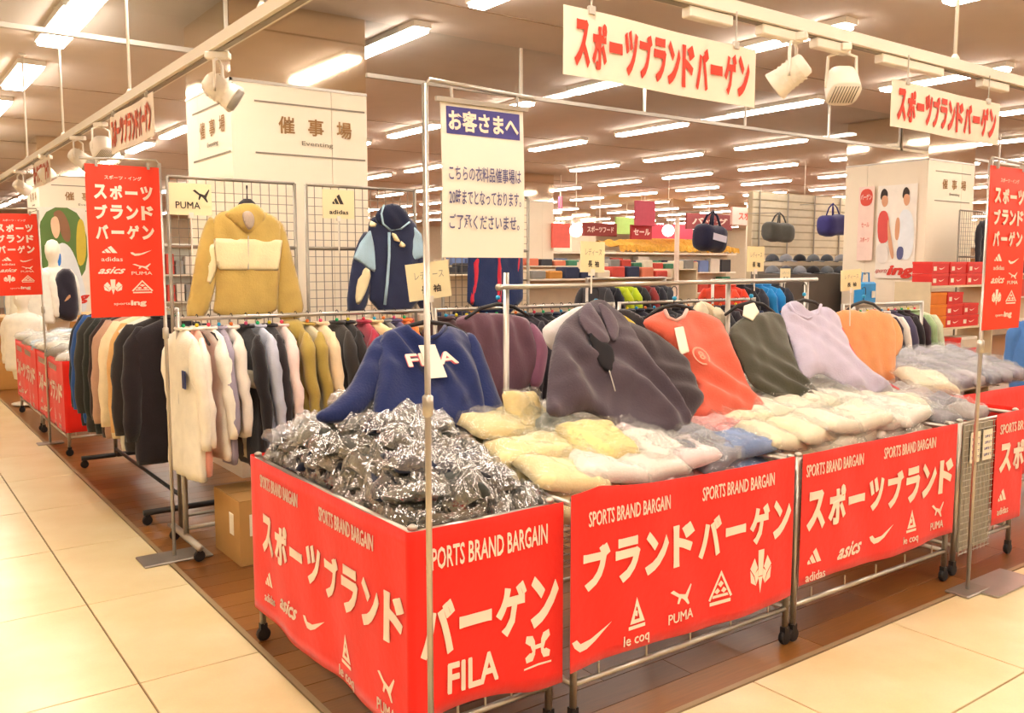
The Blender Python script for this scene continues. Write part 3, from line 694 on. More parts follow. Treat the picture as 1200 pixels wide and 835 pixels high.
for s, v, e in (('こちらの衣料品催事場は', .50, .95), ('20時までとなっております。', .345, .95), ('ご了承くださいませ。', .185, .93)):
    m = MB(); put_text(m, S, s, .07, e, v, v + .10, .012); m.build('lettering', mat('5b5a86', rough=.6), t)
m = MB().box((1.20, 1.968, 1.914), (1.49, 1.978, 1.926)); m.tube([(1.25, 1.975, 1.92), (1.25, 1.98, 1.955)], .004, 6).tube([(1.46, 1.975, 1.92), (1.46, 1.98, 1.953)], .004, 6); m.build('hanging_bar', chrome, t)

# brand and sleeve cards on small stems
def card(c, w, h, lines, label, turn=0, tilt=0, stem=.12, m_=cardm, name='shelf_card'):
    """c = bottom centre of the card"""
    t = thing(name, c, label, 'sign', 'yellowish cards on stems'); d = Vector((math.cos(turn), math.sin(turn), 0)); n = Vector((d.y, -d.x, 0)); up = Vector((0, 0, 1)); rt = Matrix.Rotation(tilt, 3, n); d.rotate(rt); up.rotate(rt)
    S = lambda u, v, q=0: Vector(c) + d * (u * w) + up * (v * h) + n * q
    MB().add([S(a, b, q) for q in (.0015, -.0015) for a, b in ((-.5, 0), (.5, 0), (.5, 1), (-.5, 1))], [(0, 1, 2, 3), (7, 6, 5, 4), (0, 4, 5, 1), (1, 5, 6, 2), (2, 6, 7, 3), (3, 7, 4, 0)]).build('card', m_, t)
    for s, u0, u1, v0, v1, b in lines:
        mb = MB()
        if s in EM: put_poly(mb, S, EM[s], (u0 + u1) / 2, (v0 + v1) / 2, u1 - u0, v1 - v0); nm = 'emblem'
        else: put_text(mb, S, s, u0, u1, v0, v1, b); nm = 'lettering'
        mb.build(nm, ink if b > 0 or s in EM else mat('a59c88'), t)
    if stem: MB().tube([S(0, -stem / h, -.004), S(0, .1, -.004)], .004, 6).cbox(tuple(S(0, .0, -.004)), (.012, .008, .014)).build('stem', whitem, t)
    return t
CY = 4.82
c_ = at(224, 252, Y=CY); card(c_, .22, .165, [('PUMA', -.36, .22, .2, .42, .012), ('cat', .05, .45, .38, .88, .01)], 'pale card printed with leaping cat emblem left of the yellow hoodie', 0, 0, .2)
c_ = at(397, 256, Y=CY); card(c_, .2, .165, [('adidas', -.3, .3, .15, .3, .02), ('bars', -.2, .25, .35, .85, .01)], 'pale card with three slanted bars between hoodie and navy jacket', 0, 0, .2)
LS = [('レディース', -.32, .36, .55, .78, 0), ('長', -.2, -.02, .17, .38, .02), ('袖', .08, .26, .17, .38, .02)]
c_ = at(505, 350, Y=3.35); card(c_, .2, .16, LS, 'tilted pale yellow card above the navy sweatshirt behind the sign pole', -.15, .12, 1.34)
c_ = at(694, 319, Y=2.86); card(c_, .135, .13, LS, 'square pale yellow card standing on the display bar above the charcoal top', 0, -.02, .09)
c_ = at(885, 318, Y=3.0); card(c_, .135, .13, LS, 'pale yellow card between the dark and grey hanging bags', 0, 0, .1)
c_ = at(997, 340, Y=2.9); card(c_, .19, .115, LS, 'wide pale card above the orange tee at the right', 0, .05, .2)
c_ = at(920, 330, Y=5.5); card(c_, .16, .13, LS, 'small distant pale card above the red garment', 0, 0, .34)

# ================= SUSPENDED TRACK =================
TZ = 2.365; TXL, TYR = 1.22, 2.14
tr = thing('lighting_track', (TXL, TYR, TZ), 'white lighting track frame hung from the ceiling on thin rods', 'lighting track')
MB().box((TXL - .03, TYR - .03, TZ), (TXL + .03, 16, TZ + .045)).build('left_beam', whitem, tr)
MB().box((TXL + .03, TYR - .03, TZ), (9.0, TYR + .03, TZ + .045)).build('right_beam', whitem, tr)
MB().box((TXL - .012, TYR + .05, TZ - .006), (TXL + .012, 16, TZ)).box((TXL + .1, TYR - .012, TZ - .006), (9, TYR + .012, TZ)).build('power_slot', mat('8f8578', rough=.5), tr)
for x, y in ((TXL, 5.15), (TXL, 7.1), (TXL, 8.8), (TXL, 11.0), (TXL, 13.2), (TXL, 3.2), (4.02, TYR), (6.3, TYR), (2.3, TYR)):
    MB().tube([(x, y, TZ + .04), (x, y, H)], .008, 8).lathe((x, y, TZ + .045), [(.02, 0), (.02, .01), (.009, .03)], 10).lathe((x, y, H - .02), [(.009, 0), (.03, .012), (.03, .02)], 10).build('suspension_rod', whitem, tr, True)
# adaptor boxes
for a, b in ((1.6, 1.95), (2.28, 2.5), (2.66, 2.9), (2.98, 3.2), (3.42, 3.9), (4.25, 4.5)): MB().cbox(((a + b) / 2, TYR, TZ - .022), ((b - a) / 2, .02, .018), 0, .004).build('adaptor_box', whitem, tr)
def spotlight(x, y, kind, aim, label):
    t = thing('track_spotlight', (x, y, TZ - .006), label, 'spotlight', 'white spotlights under the track')
    a = aim; d = Vector((math.cos(a), math.sin(a), 0)); s = Vector((-d.y, d.x, 0)); c = Vector((x, y, TZ - .15))
    MB().cbox((x, y, TZ - .02), (.05, .02, .014), a, .004).build('adaptor', whitem, t)
    m = MB(); m.tube([Vector((x, y, TZ - .03)) - s * .0, Vector((x, y, TZ - .05)) - s * .055, c - s * .06, c + Vector((0, 0, -.02)) - s * .06], .006, 6); m.tube([Vector((x, y, TZ - .03)), Vector((x, y, TZ - .05)) + s * .055, c + s * .06, c + Vector((0, 0, -.02)) + s * .06], .006, 6); m.build('yoke', whitem, t, True)
    dn = (d * (.8 if kind == 'barrel' else .35) + Vector((0, 0, -.55))).normalized(); u1 = s; u2 = dn.cross(s)
    m = MB(); prof = [(-.06, .032), (-.055, .042), (-.02, .048), (.04, .05), (.075, .058), (.08, .058)] if kind == 'barrel' else [(-.05, .03), (-.04, .052), (0, .06), (.05, .062), (.06, .062)]
    loft(m, [(c + dn * z, u1 * r, u2 * r) for z, r in prof], 18, 2.0 if kind == 'barrel' else 3.2); m.build('lamp_head', whitem, t, True)
    m = MB(); e = prof[-1][0]
    for k in range(-4, 5): m.add([c + dn * (e + .001) + u1 * (k * .011 - .002) + u2 * q for q in (-.045, .045)] + [c + dn * (e + .001) + u1 * (k * .011 + .002) + u2 * q for q in (.045, -.045)], [(0, 1, 2, 3)])
    m.build('louvre', mat('6f675c', rough=.5), t)
    for k in range(5):
        MB().add([c + dn * (-.03 + .018 * k + q) + (u1 * math.cos(p) + u2 * math.sin(p)) * .0535 for q in (0, .006) for p in [2 * PI * i / 12 for i in range(12)]], [(i, (i + 1) % 12, 12 + (i + 1) % 12, 12 + i) for i in range(12)]).build('cooling_fin', whitem, t)
    return t
spotlight(2.86, TYR, 'barrel', 2.0, 'white barrel spotlight under the track between the two hanging banners')
spotlight(3.17, TYR, 'louvre', -2.2, 'white louvred spotlight just left of the smaller hanging banner')
spotlight(TXL, 3.70, 'barrel', -.6, 'white spotlight hanging before the column, tilted towards the hoodie')
for k, (y, lb) in enumerate(((5.9, 'first white spotlight left of the column, beyond the banner'), (6.6, 'second white spotlight along the left track'), (7.9, 'third white spotlight along the left track'), (9.3, 'fourth white spotlight along the left track'))):
    spotlight(TXL, y, 'louvre' if k % 2 == 0 else 'barrel', -1.2 + .5 * k, lb)
def track_sign(p0, d, w, h, label, sag=0, col=inkred):
    t = thing('hanging_banner', p0, label, 'sign', 'white banners under the lighting track'); d = Vector(d).normalized(); n = Vector((d.y, -d.x, 0)); P = Vector(p0)
    S = lambda u, v, q=0: P + d * (u * w) + Vector((0, 0, v * h - sag * u)) + n * (q + .006 * math.sin(u * 8))
    vs = [S(i / 16, v, q) for q in (0, -.002) for v in (0, 1) for i in range(17)]
    fs = [(i, i + 1, i + 18, i + 17) for i in range(16)] + [(34 + i, 34 + i + 17, 34 + i + 18, 34 + i + 1) for i in range(16)] + [(i, 34 + i, 35 + i, i + 1) for i in range(16)] + [(17 + i, 18 + i, 52 + i, 51 + i) for i in range(16)] + [(0, 17, 51, 34), (16, 50, 67, 33)]
    MB().add(vs, fs).build('board', mat('f4e4d0', rough=.5, var=.02), t)
    s = 'スポーツブランドバーゲン'; m = MB()
    for i, ch in enumerate(s):
        u = .045 + i * .077
        if ch == 'ー': put_text(m, S, ch, u, u + .066, .43, .60, .07)
        else: put_text(m, S, ch, u, u + .066, .14, .84, .045)
    m.build('lettering', col, t)
    for u in (.12, .88): q = S(u, 1); MB().tube([q, (q.x, q.y, TZ + .002)], .003, 6).cbox(tuple(q), (.012, .006, .012)).build('hanging_clip', steel, t)
    return t
track_sign((1.72, 2.10, 2.065), (1, 0, 0), .87, .20, 'white hanging banner with large red katakana at the top centre', .012)
track_sign((3.46, 2.10, 2.07), (1, 0, 0), .90, .19, 'smaller-looking white hanging banner with red lettering at upper right', .01)
track_sign((1.20, 5.55, 2.13), (0, -1, 0), .95, .21, 'foreshortened hanging banner above the left red sign', 0, mat('d8603f', rough=.6))
track_sign((1.20, 8.4, 2.13), (0, -1, 0), .85, .2, 'most distant hanging banner along the left track', 0, mat('d8603f', rough=.6))
# ================= DISPLAYED GARMENTS =================
def dthing(name, px, py, pl, label, cat='clothing', group='garments on display'):
    p = at(px, py, pl=pl); return thing(name, p, label, cat, group)
BARY, BARZ = 2.90, 1.412
dr = thing('display_rail', (2.1, BARY, 0), 'chrome display rail standing behind the right-hand wagons', 'clothes rail')
MB().tube([(2.06, BARY, BARZ), (4.14, BARY, BARZ + .012)], .011, 10).lathe((2.05, BARY, BARZ), [(.006, -.012), (.014, -.008), (.014, .008), (.006, .012)], 10, 'x').build('cross_bar', chrome, dr, True)
for x, h_ in ((2.1, 1.47), (3.45, 1.42), (4.08, 1.43)): MB().tube([(x, BARY + .02, .0), (x, BARY + .02, h_)], .0125, 10).build('upright', chrome, dr, True)
for x in (2.1, 3.45, 4.08): MB().box((x - .02, BARY - .0, 0), (x + .02, BARY + .4, .012)).build('foot', steel, dr)
def dhang(x, y, z, turn=0, label='', s=0):
    """hanger seen from the front under a displayed garment"""
    return hanger((x, y, z), 'x', 3, 'hangers of the displayed garments', label, turn)

# navy sweatshirt on the corner wagon
pl = plane(3.06, 1.28, .75)
t = dthing('sweatshirt', 505, 380, pl, 'navy long-sleeved sweatshirt with white letters spread over the corner wagon heap')
nv = cloth('222d5c')
sheet('sleeve', nv, t, [(452, 388), (434, 400), (422, 428), (408, 455), (388, 474), (368, 485), (374, 496), (405, 495), (430, 480), (450, 455), (458, 420)], pl, .03, -.012, .011, (.010, .09, .6), 2)
sheet('sleeve', nv, t, [(543, 386), (560, 396), (574, 435), (588, 472), (604, 506), (598, 513), (570, 512), (556, 480), (545, 430)], pl, .03, -.012, .011, (.010, .09, -.4), 3)
sheet('body', nv, t, [(476, 381), (462, 384), (446, 391), (442, 425), (438, 470), (436, 496), (470, 506), (520, 510), (572, 508), (566, 460), (556, 410), (548, 390), (530, 382), (521, 382), (514, 392), (499, 397), (484, 392)], pl, .042, 0, .010, (.019, .085, .12), 4)
cb = MB(); pts = [at(x, y, pl=(pl[0] + pl[1] * .03, pl[1])) for x, y in ((476, 382), (483, 392), (499, 398), (515, 392), (522, 382))]
cb.tube(pts, .009, 8).build('collar', nv, t, True)
S0 = S_plane(pl, .060); u0, v0 = uv(pl, 471, 441); u1, v1 = uv(pl, 524, 422)
m = MB(); put_text(m, S0, 'FILA', u0, u1, v0, v1, .055); m.build('lettering_outline', mat('e2707a'), t)
S1 = S_plane(pl, .066); m = MB(); put_text(m, S1, 'FILA', u0, u1, v0, v1, .03); m.build('lettering', printw, t)
S2 = S_plane(pl, .076); ua, va = uv(pl, 503, 445); _p = (pl[0] + pl[1] * .072, pl[1]); ua, va = uv(_p, 504, 444); ub, _v = uv(_p, 524, 444); _u, vb = uv(_p, 514, 404)
m = MB(); m.add([S2(ua, va, q) for q in (0,)] + [S2(ub, va), S2(ub, vb), S2(ua, vb)] + [S2(ua, va, .002), S2(ub, va, .002), S2(ub, vb, .002), S2(ua, vb, .002)], [(3, 2, 1, 0), (4, 5, 6, 7), (0, 1, 5, 4), (1, 2, 6, 5), (2, 3, 7, 6), (3, 0, 4, 7)])
m.build('price_tag', paper, t)
p = at(500, 372, Y=3.06); dhang(p.x, p.y, p.z + .05, 0, 'black hanger holding the navy sweatshirt')
# mauve shirt behind it
pl = plane(3.35, 1.25, .12)
t = dthing('knit_shirt', 580, 372, pl, 'dusty mauve knit shirt hanging behind the navy sweatshirt')
sheet('body', cloth('735360'), t, [(530, 374), (548, 368), (566, 366), (600, 368), (622, 374), (630, 400), (630, 440), (612, 462), (590, 474), (575, 470), (560, 425), (545, 395)], pl, .03, 0, .014, (.013, .08, .1), 5)
sheet('sleeve', cloth('96637c'), t, [(618, 374), (632, 384), (643, 405), (640, 430), (634, 455), (620, 456), (622, 420)], pl, .03, .01, .014, (.006, .06, .2), 6)
p = at(583, 352, Y=3.34); dhang(p.x, p.y, p.z + .05, .1, 'black hanger holding the dusty mauve shirt')
# white shirt behind charcoal top
pl = plane(2.98, 1.35, .3)
t = dthing('white_shirt', 660, 365, pl, 'white shirt shoulder showing left of the charcoal half-zip top')
sheet('body', cloth('efe6e2'), t, [(634, 388), (640, 380), (660, 368), (680, 357), (690, 362), (690, 380), (662, 392), (652, 412), (642, 408)], pl, .025, 0, .011, (.005, .06, .8), 7)
# charcoal half-zip top, tilted
pl = plane(2.88, 1.37, .85)
t = dthing('half_zip_top', 700, 360, pl, 'charcoal half-zip top draped aslant over the yellow packets, largest dark garment')
ch = cloth('4c414a')
sheet('sleeve', cloth('3d3338'), t, [(722, 372), (742, 378), (776, 396), (806, 420), (814, 450), (827, 466), (818, 480), (804, 497), (788, 482), (775, 466), (752, 440), (728, 405)], pl, .04, -.008, .011, (.017, .10, 1.0), 8)
sheet('body', ch, t, [(692, 352), (679, 362), (658, 378), (649, 398), (643, 430), (640, 468), (640, 486), (658, 490), (680, 481), (698, 486), (714, 497), (748, 508), (780, 512), (803, 506), (812, 493), (800, 474), (778, 444), (762, 420), (748, 398), (736, 376), (716, 358), (704, 350)], pl, .040, .004, .010, (.020, .11, .35), 9)
sheet('neck_shade', mat('171318', rough=.9), t, [(686, 376), (700, 398), (717, 404), (721, 420), (718, 436), (706, 434), (692, 404)], pl, .010, .054, .009, (0, .1, 0), 1)  # dark sheet on the body, paints the shade inside the open neck
sheet('collar', cloth('5d505b'), t, [(680, 362), (690, 352), (699, 364), (712, 388), (716, 402), (702, 403), (688, 391), (677, 374)], pl, .018, .054, .008, (.003, .05, .5), 2)
sheet('collar', cloth('5d505b'), t, [(698, 352), (714, 360), (726, 380), (724, 398), (716, 400), (708, 376)], pl, .018, .054, .008, (.003, .05, .5), 3)
MB().tube([at(x, y, pl=(pl[0] + pl[1] * .062, pl[1])) for x, y in ((714, 434), (717, 444), (721, 458))], .0028, 6).build('zip', steel, t)
sheet('button_tag', mat('e8a01c', rough=.4), t, [(770, 462), (776, 464), (781, 476), (777, 479), (771, 472)], pl, .006, .045, .006, (0, 1, 0))
p = at(698, 345, Y=2.9); dhang(p.x, p.y, BARZ - .03, .1, 'black hanger holding the charcoal half-zip top')
# second dark shirt behind with yellow label
pl2 = plane(2.99, 1.36, .2)
t = dthing('dark_shirt', 735, 372, pl2, 'black shirt with yellow neck label behind charcoal and coral garments')
sheet('body', cloth('2c2528'), t, [(716, 368), (730, 360), (745, 366), (765, 380), (770, 400), (735, 398)], pl2, .02, 0, .012)
sheet('neck_label', mat('e0c536', rough=.5), t, [(726, 369), (730, 368), (747, 380), (745, 384), (728, 375)], pl2, .006, .03, .006, (0, 1, 0))
# coral tee
pl = plane(2.88, 1.36, .8)
t = dthing('coral_tee', 790, 370, pl, 'coral red T-shirt with pale ring emblem hanging over the wagons')
co = cloth('d8624c')
sheet('body', co, t, [(752, 376), (766, 368), (779, 363), (784, 372), (792, 375), (800, 371), (805, 362), (830, 368), (846, 378), (856, 400), (864, 428), (880, 456), (898, 480), (914, 499), (906, 506), (888, 507), (876, 492), (850, 487), (812, 493), (802, 486), (812, 466), (820, 455), (812, 440), (800, 418), (775, 394), (758, 386)], pl, .034, -.01, .010, (.014, .10, .7), 11)
MB().tube([at(x, y, pl=(pl[0] + pl[1] * .024, pl[1])) for x, y in ((779, 363), (783, 372), (792, 376), (801, 371), (805, 363))], .009, 8).build('collar', cloth('d9a79a'), t, True)
S = S_plane(pl, .036); m = MB(); uc, vc = uv(pl, 816, 422)
for q in ringp(uc, vc, .048, .009): m.add([S(a, b) for a, b in q], [(0, 1, 2, 3)])
put_text(m, S, '8', uc - .018, uc + .018, vc - .022, vc + .022, .03); m.build('emblem', mat('e79a80'), t)
sheet('hang_tag', paper, t, [(790, 384), (801, 382), (808, 412), (797, 416)], pl, .004, .034, .008, (0, 1, 0), smooth=0)
p = at(790, 345, Y=2.9); dhang(p.x, p.y, BARZ - .03, 0, 'black hanger holding the coral T-shirt')
# folded beige collars behind
pl2 = plane(3.0, 1.33, .2)
t = dthing('beige_shirt', 825, 360, pl2, 'two-collared beige polo shirt just right of the coral T-shirt')
sheet('body', cloth('d6c3a0'), t, [(806, 372), (812, 360), (820, 352), (829, 354), (838, 360), (846, 368), (856, 382), (850, 392), (820, 385)], pl2, .022, 0, .011, (.005, .05, .8), 3)
sheet('collar', cloth('efe3c6'), t, [(812, 366), (820, 351), (827, 356), (832, 368), (824, 374)], pl2, .014, .026, .008)
sheet('collar', cloth('efe3c6'), t, [(833, 368), (840, 356), (856, 374), (850, 384)], pl2, .014, .026, .008)
# dark green top
pl = plane(2.87, 1.35, .8)
t = dthing('green_top', 890, 365, pl, 'dark olive green top draped between the coral and lavender garments')
sheet('body', cloth('4b4a3e'), t, [(852, 388), (866, 374), (880, 368), (908, 364), (920, 378), (924, 400), (932, 428), (944, 446), (962, 464), (968, 470), (950, 474), (925, 470), (900, 462), (880, 452), (870, 430), (860, 408)], pl, .036, 0, .011, (.015, .10, .7), 12)
sheet('neck_label', paper, t, [(872, 358), (884, 354), (890, 366), (882, 376), (870, 370)], pl, .004, .03, .008, (0, 1, 0), smooth=0)
p = at(880, 345, Y=2.9); dhang(p.x, p.y, BARZ - .03, 0, 'black hanger holding the dark olive green top')
# lavender shirt with red trim
pl = plane(2.86, 1.36, .78)
t = dthing('lavender_shirt', 945, 360, pl, 'pale lavender shirt with red side trim falling across the cream packets')
lv = cloth('bdb6cc')
sheet('body', lv, t, [(914, 362), (924, 353), (936, 352), (944, 366), (958, 362), (966, 358), (980, 368), (990, 392), (1002, 418), (1024, 440), (1052, 457), (1030, 460), (1000, 457), (975, 444), (960, 436), (945, 446), (934, 430), (927, 400), (918, 380)], pl, .034, 0, .010, (.015, .09, .6), 13)
MB().tube([at(x, y, pl=(pl[0] + pl[1] * .012, pl[1])) for x, y in ((986, 384), (996, 406), (1008, 426), (1028, 442), (1053, 456))], .006, 6).build('trim', mat('e2566a'), t, True)
MB().tube([at(x, y, pl=(pl[0] + pl[1] * .03, pl[1])) for x, y in ((924, 355), (932, 368), (946, 374), (958, 368), (962, 357))], .008, 8).build('collar', lv, t, True)
p = at(942, 345, Y=2.9); dhang(p.x, p.y, BARZ - .03, 0, 'black hanger holding the pale lavender shirt')
# orange tee
pl = plane(3.05, 1.33, .25)
t = dthing('orange_tee', 1015, 365, pl, 'light orange T-shirt hanging at the right, above the cream packets')
sheet('sleeve', cloth('f0a668'), t, [(1040, 366), (1054, 378), (1060, 402), (1048, 422), (1038, 410)], pl, .02, -.006, .011, (.004, .06, 0), 1)
sheet('body', cloth('eea066'), t, [(974, 368), (988, 363), (1002, 363), (1012, 366), (1022, 362), (1044, 368), (1050, 392), (1049, 450), (1036, 452), (1006, 448), (988, 430), (980, 392)], pl, .022, 0, .011, (.004, .12, .1), 24, 0)
p = at(1012, 350, Y=3.05); dhang(p.x, p.y, p.z + .05, 0, 'black hanger holding the light orange T-shirt')

# ---- the three jackets above the front rail ----
pl = plane(4.86, 1.75, .05)
t = dthing('hooded_anorak', 285, 243, pl, 'mustard yellow hooded anorak with cream chest band above the front rail')
my = cloth('c4a65c'); cr = cloth('f4e2b4')
sheet('sleeve', my, t, [(247, 252), (240, 262), (231, 290), (225, 330), (216, 370), (228, 376), (241, 373), (252, 340), (258, 300), (256, 262)], pl, .028, -.006, .016, (.012, .12, .1), 1)
sheet('sleeve', my, t, [(324, 254), (334, 266), (341, 295), (350, 328), (358, 370), (338, 376), (324, 372), (326, 330), (322, 280)], pl, .028, -.006, .016, (.008, .12, -.2), 2)
sheet('sleeve_panel', cr, t, [(247, 284), (253, 286), (256, 310), (248, 332), (240, 336), (240, 305)], pl, .008, .018, .014, (.002, .1, 0), 3)
sheet('body', my, t, [(262, 246), (250, 254), (247, 275), (252, 310), (253, 340), (248, 374), (324, 374), (327, 330), (331, 290), (329, 258), (312, 248), (300, 246)], pl, .030, 0, .014, (.006, .13, .1), 4)
sheet('chest_band', cr, t, [(250, 279), (331, 281), (329, 300), (326, 317), (256, 316), (252, 298)], pl, .009, .031, .014, (.003, .14, .1), 5, smooth=0)
sheet('hood', my, t, [(262, 250), (272, 244), (282, 238), (300, 238), (310, 247), (312, 256), (302, 268), (292, 275), (280, 266), (268, 258)], pl, .022, .028, .012, (.004, .06, .6), 6)
sheet('hood_lining', cloth('b9a795'), t, [(283, 250), (290, 246), (297, 250), (299, 262), (292, 271), (286, 262)], pl, .008, .05, .010, (.002, .05, 0), 7)
MB().tube([at(x, y, pl=(pl[0] + pl[1] * .040, pl[1])) for x, y in ((291, 276), (291, 316))], .003, 6).build('zip', steel, t)
p = at(290, 222, Y=4.85); 
m = thing('hook_arm', (p.x, p.y, p.z), 'black hanger hook projecting from the mesh screen above the mustard anorak', 'hook')
MB().tube([(p.x + .05, 5.0, p.z + .02), (p.x, 4.86, p.z + .02), (p.x, 4.86, p.z - .05)], .005, 8).build('hook', blackp, m)
loft(MB(), [((p.x, 4.86, p.z - .05 - q), Vector((a, 0, 0)), Vector((0, .012, 0))) for q, a in ((0, .02), (.02, .045), (.05, .06), (.07, .05))], 12).build('hanger_neck', blackp, m, True)
# navy jacket
pl = plane(4.86, 1.75, .05)
t = dthing('track_jacket', 455, 243, pl, 'navy hooded track jacket with pale blue shoulders above the front rail')
ny = cloth('2e3450'); lb = cloth('a9c9dc')
sheet('sleeve', ny, t, [(430, 266), (418, 285), (411, 315), (405, 362), (414, 370), (428, 366), (436, 330), (440, 290)], pl, .028, -.006, .016, (.006, .12, .2), 1)
sheet('sleeve', ny, t, [(478, 262), (492, 272), (500, 300), (506, 360), (490, 366), (484, 320)], pl, .028, -.006, .016, (.006, .12, .2), 2)
sheet('body', ny, t, [(438, 252), (430, 264), (434, 300), (432, 368), (492, 368), (494, 300), (490, 264), (476, 252)], pl, .030, 0, .014, (.007, .13, .1), 3)
sheet('shoulder_panel', lb, t, [(434, 268), (422, 284), (414, 302), (428, 312), (440, 320), (446, 322), (441, 298)], pl, .008, .020, .012, (.003, .1, .1), 4, smooth=0)
sheet('shoulder_panel', lb, t, [(484, 264), (494, 274), (499, 300), (484, 306), (478, 300)], pl, .008, .020, .012, (.003, .1, .1), 5, smooth=0)
sheet('sleeve_panel', cr, t, [(426, 311), (436, 318), (430, 340), (421, 358), (416, 354), (418, 330)], pl, .008, .020, .012, (.002, .1, .1), 6)
sheet('hood', cloth('232840'), t, [(438, 256), (444, 244), (456, 238), (470, 240), (480, 252), (482, 264), (470, 270), (456, 272), (446, 264)], pl, .024, .026, .012, (.004, .06, .6), 7)
MB().tube([at(x, y, pl=(pl[0] + pl[1] * .052, pl[1])) for x, y in ((450, 240), (447, 250), (449, 262), (458, 270), (470, 268), (480, 260))], .006, 6).build('hood_rim', lb, t, True)
MB().tube([at(x, y, pl=(pl[0] + pl[1] * .038, pl[1])) for x, y in ((456, 272), (456, 300), (454, 330), (451, 357))], .009, 6).build('zip', lb, t, True)
for q in ([(434, 258), (442, 262), (440, 266), (432, 266)], [(458, 272), (464, 274), (470, 284), (462, 282)], [(470, 282), (476, 287), (474, 290), (467, 289)]): sheet('hang_tag', cardm, t, q, pl, .004, .055, .01, (0, 1, 0), smooth=0)
# tracksuit behind the notice
pl = plane(4.86, 1.75, .05)
t = dthing('tracksuit_top', 580, 262, pl, 'navy and red tracksuit top half hidden behind the customer notice')
sheet('body', cloth('28355f'), t, [(560, 258), (550, 275), (548, 310), (547, 368), (613, 368), (613, 300), (611, 275), (602, 258)], pl, .030, 0, .015, (.006, .12, .1), 3)
rd = cloth('cf3447')
sheet('sleeve_stripe', rd, t, [(555, 300), (564, 300), (562, 322), (556, 357), (550, 357), (555, 330)], pl, .008, .020, .012)
sheet('front_stripe', rd, t, [(583, 262), (588, 262), (588, 357), (582, 357)], pl, .008, .028, .01, smooth=0)
sheet('sleeve_stripe', rd, t, [(604, 284), (609, 282), (610, 312), (606, 336), (602, 336), (605, 312)], pl, .008, .020, .01)
sheet('collar', rd, t, [(566, 252), (600, 252), (606, 262), (560, 262)], pl, .008, .020, .012)

# ---- mesh screens behind the rail ----
def mesh_screen(x0, x1, y, z0, z1, label):
    t = thing('mesh_screen', ((x0 + x1) / 2, y, 0), label, 'screen', 'grey wire mesh screens')
    gy = mat('948b7e', rough=.4, metal=.6)
    MB().tube([(x0, y, 0), (x0, y, z1)], .011, 8).tube([(x1, y, 0), (x1, y, z1)], .011, 8).tube([(x0, y, z1), (x1, y, z1)], .009, 8).tube([(x0, y, .1), (x1, y, .1)], .009, 8).build('frame', gy, t, True)
    MB().tube([(x0, y, 1.6), (x1, y, 1.6)], .011, 8).build('cross_rail', gy, t, True)
    m = MB(); n = int((x1 - x0) / .05)
    for k in range(1, n): x = x0 + (x1 - x0) * k / n; m.box((x - .0018, y - .002, z0), (x + .0018, y + .002, z1))
    for k in range(int((z1 - z0) / .05)): z = z0 + .05 * k; m.box((x0, y - .004, z - .0018), (x1, y, z + .0018))
    o = m.build('wire_grid', gy, t); o['kind'] = 'stuff'
    MB().box((x0 - .02, y - .2, 0), (x0 + .02, y + .2, .015)).box((x1 - .02, y - .2, 0), (x1 + .02, y + .2, .015)).build('foot', gy, t)
mesh_screen(1.36, 2.08, 5.02, .95, 1.975, 'grey wire mesh screen behind the mustard anorak')
mesh_screen(2.16, 2.9, 5.04, .95, 1.975, 'grey wire mesh screen behind the navy track jacket')
mesh_screen(3.12, 3.83, 5.06, .95, 1.975, 'grey wire mesh screen behind the navy and red tracksuit')

# ================= GARMENT RACKS =================
def rack(x0, y0, x1, y1, z, label, base=blackp, th=1.0):
    t = thing('garment_rack', ((x0 + x1) / 2, (y0 + y1) / 2, 0), label, 'clothes rack', 'garment racks')
    MB().tube([(x0, y0, z), (x1, y1, z)], .0125, 10).build('hanging_rail', chrome, t, True)
    d = Vector((x1 - x0, y1 - y0, 0)).normalized(); s = Vector((-d.y, d.x, 0))
    for p in (Vector((x0, y0, 0)), Vector((x1, y1, 0))):
        MB().tube([p + Vector((0, 0, .06)), p + Vector((0, 0, z + .012))], .014, 10).build('upright', chrome, t, True)
        MB().tube([p - s * .24 + Vector((0, 0, .075)), p + s * .24 + Vector((0, 0, .075))], .018, 8).build('base_foot', base, t, True)
        for q in (-.22, .22): c = p + s * q; caster(MB(), c.x, c.y).build('caster', blackp, t)
    MB().tube([(x0, y0, .12), (x1, y1, .12)], .012, 8).build('base_bar', base, t, True)
    return t
RZ = 1.225
rack(1.30, 4.70, 2.78, 4.70, RZ, 'front garment rack with pale knitwear under the mustard anorak', steel)
rack(2.84, 4.70, 4.32, 4.70, RZ, 'second front garment rack full of dark clothes behind the navy sweatshirt', steel)
rack(4.40, 4.72, 5.9, 4.72, RZ, 'third front garment rack behind the charcoal and coral tops', steel)
rack(1.47, 5.3, 1.47, 7.1, 1.24, 'rack of coats standing along the left aisle behind the red sign')
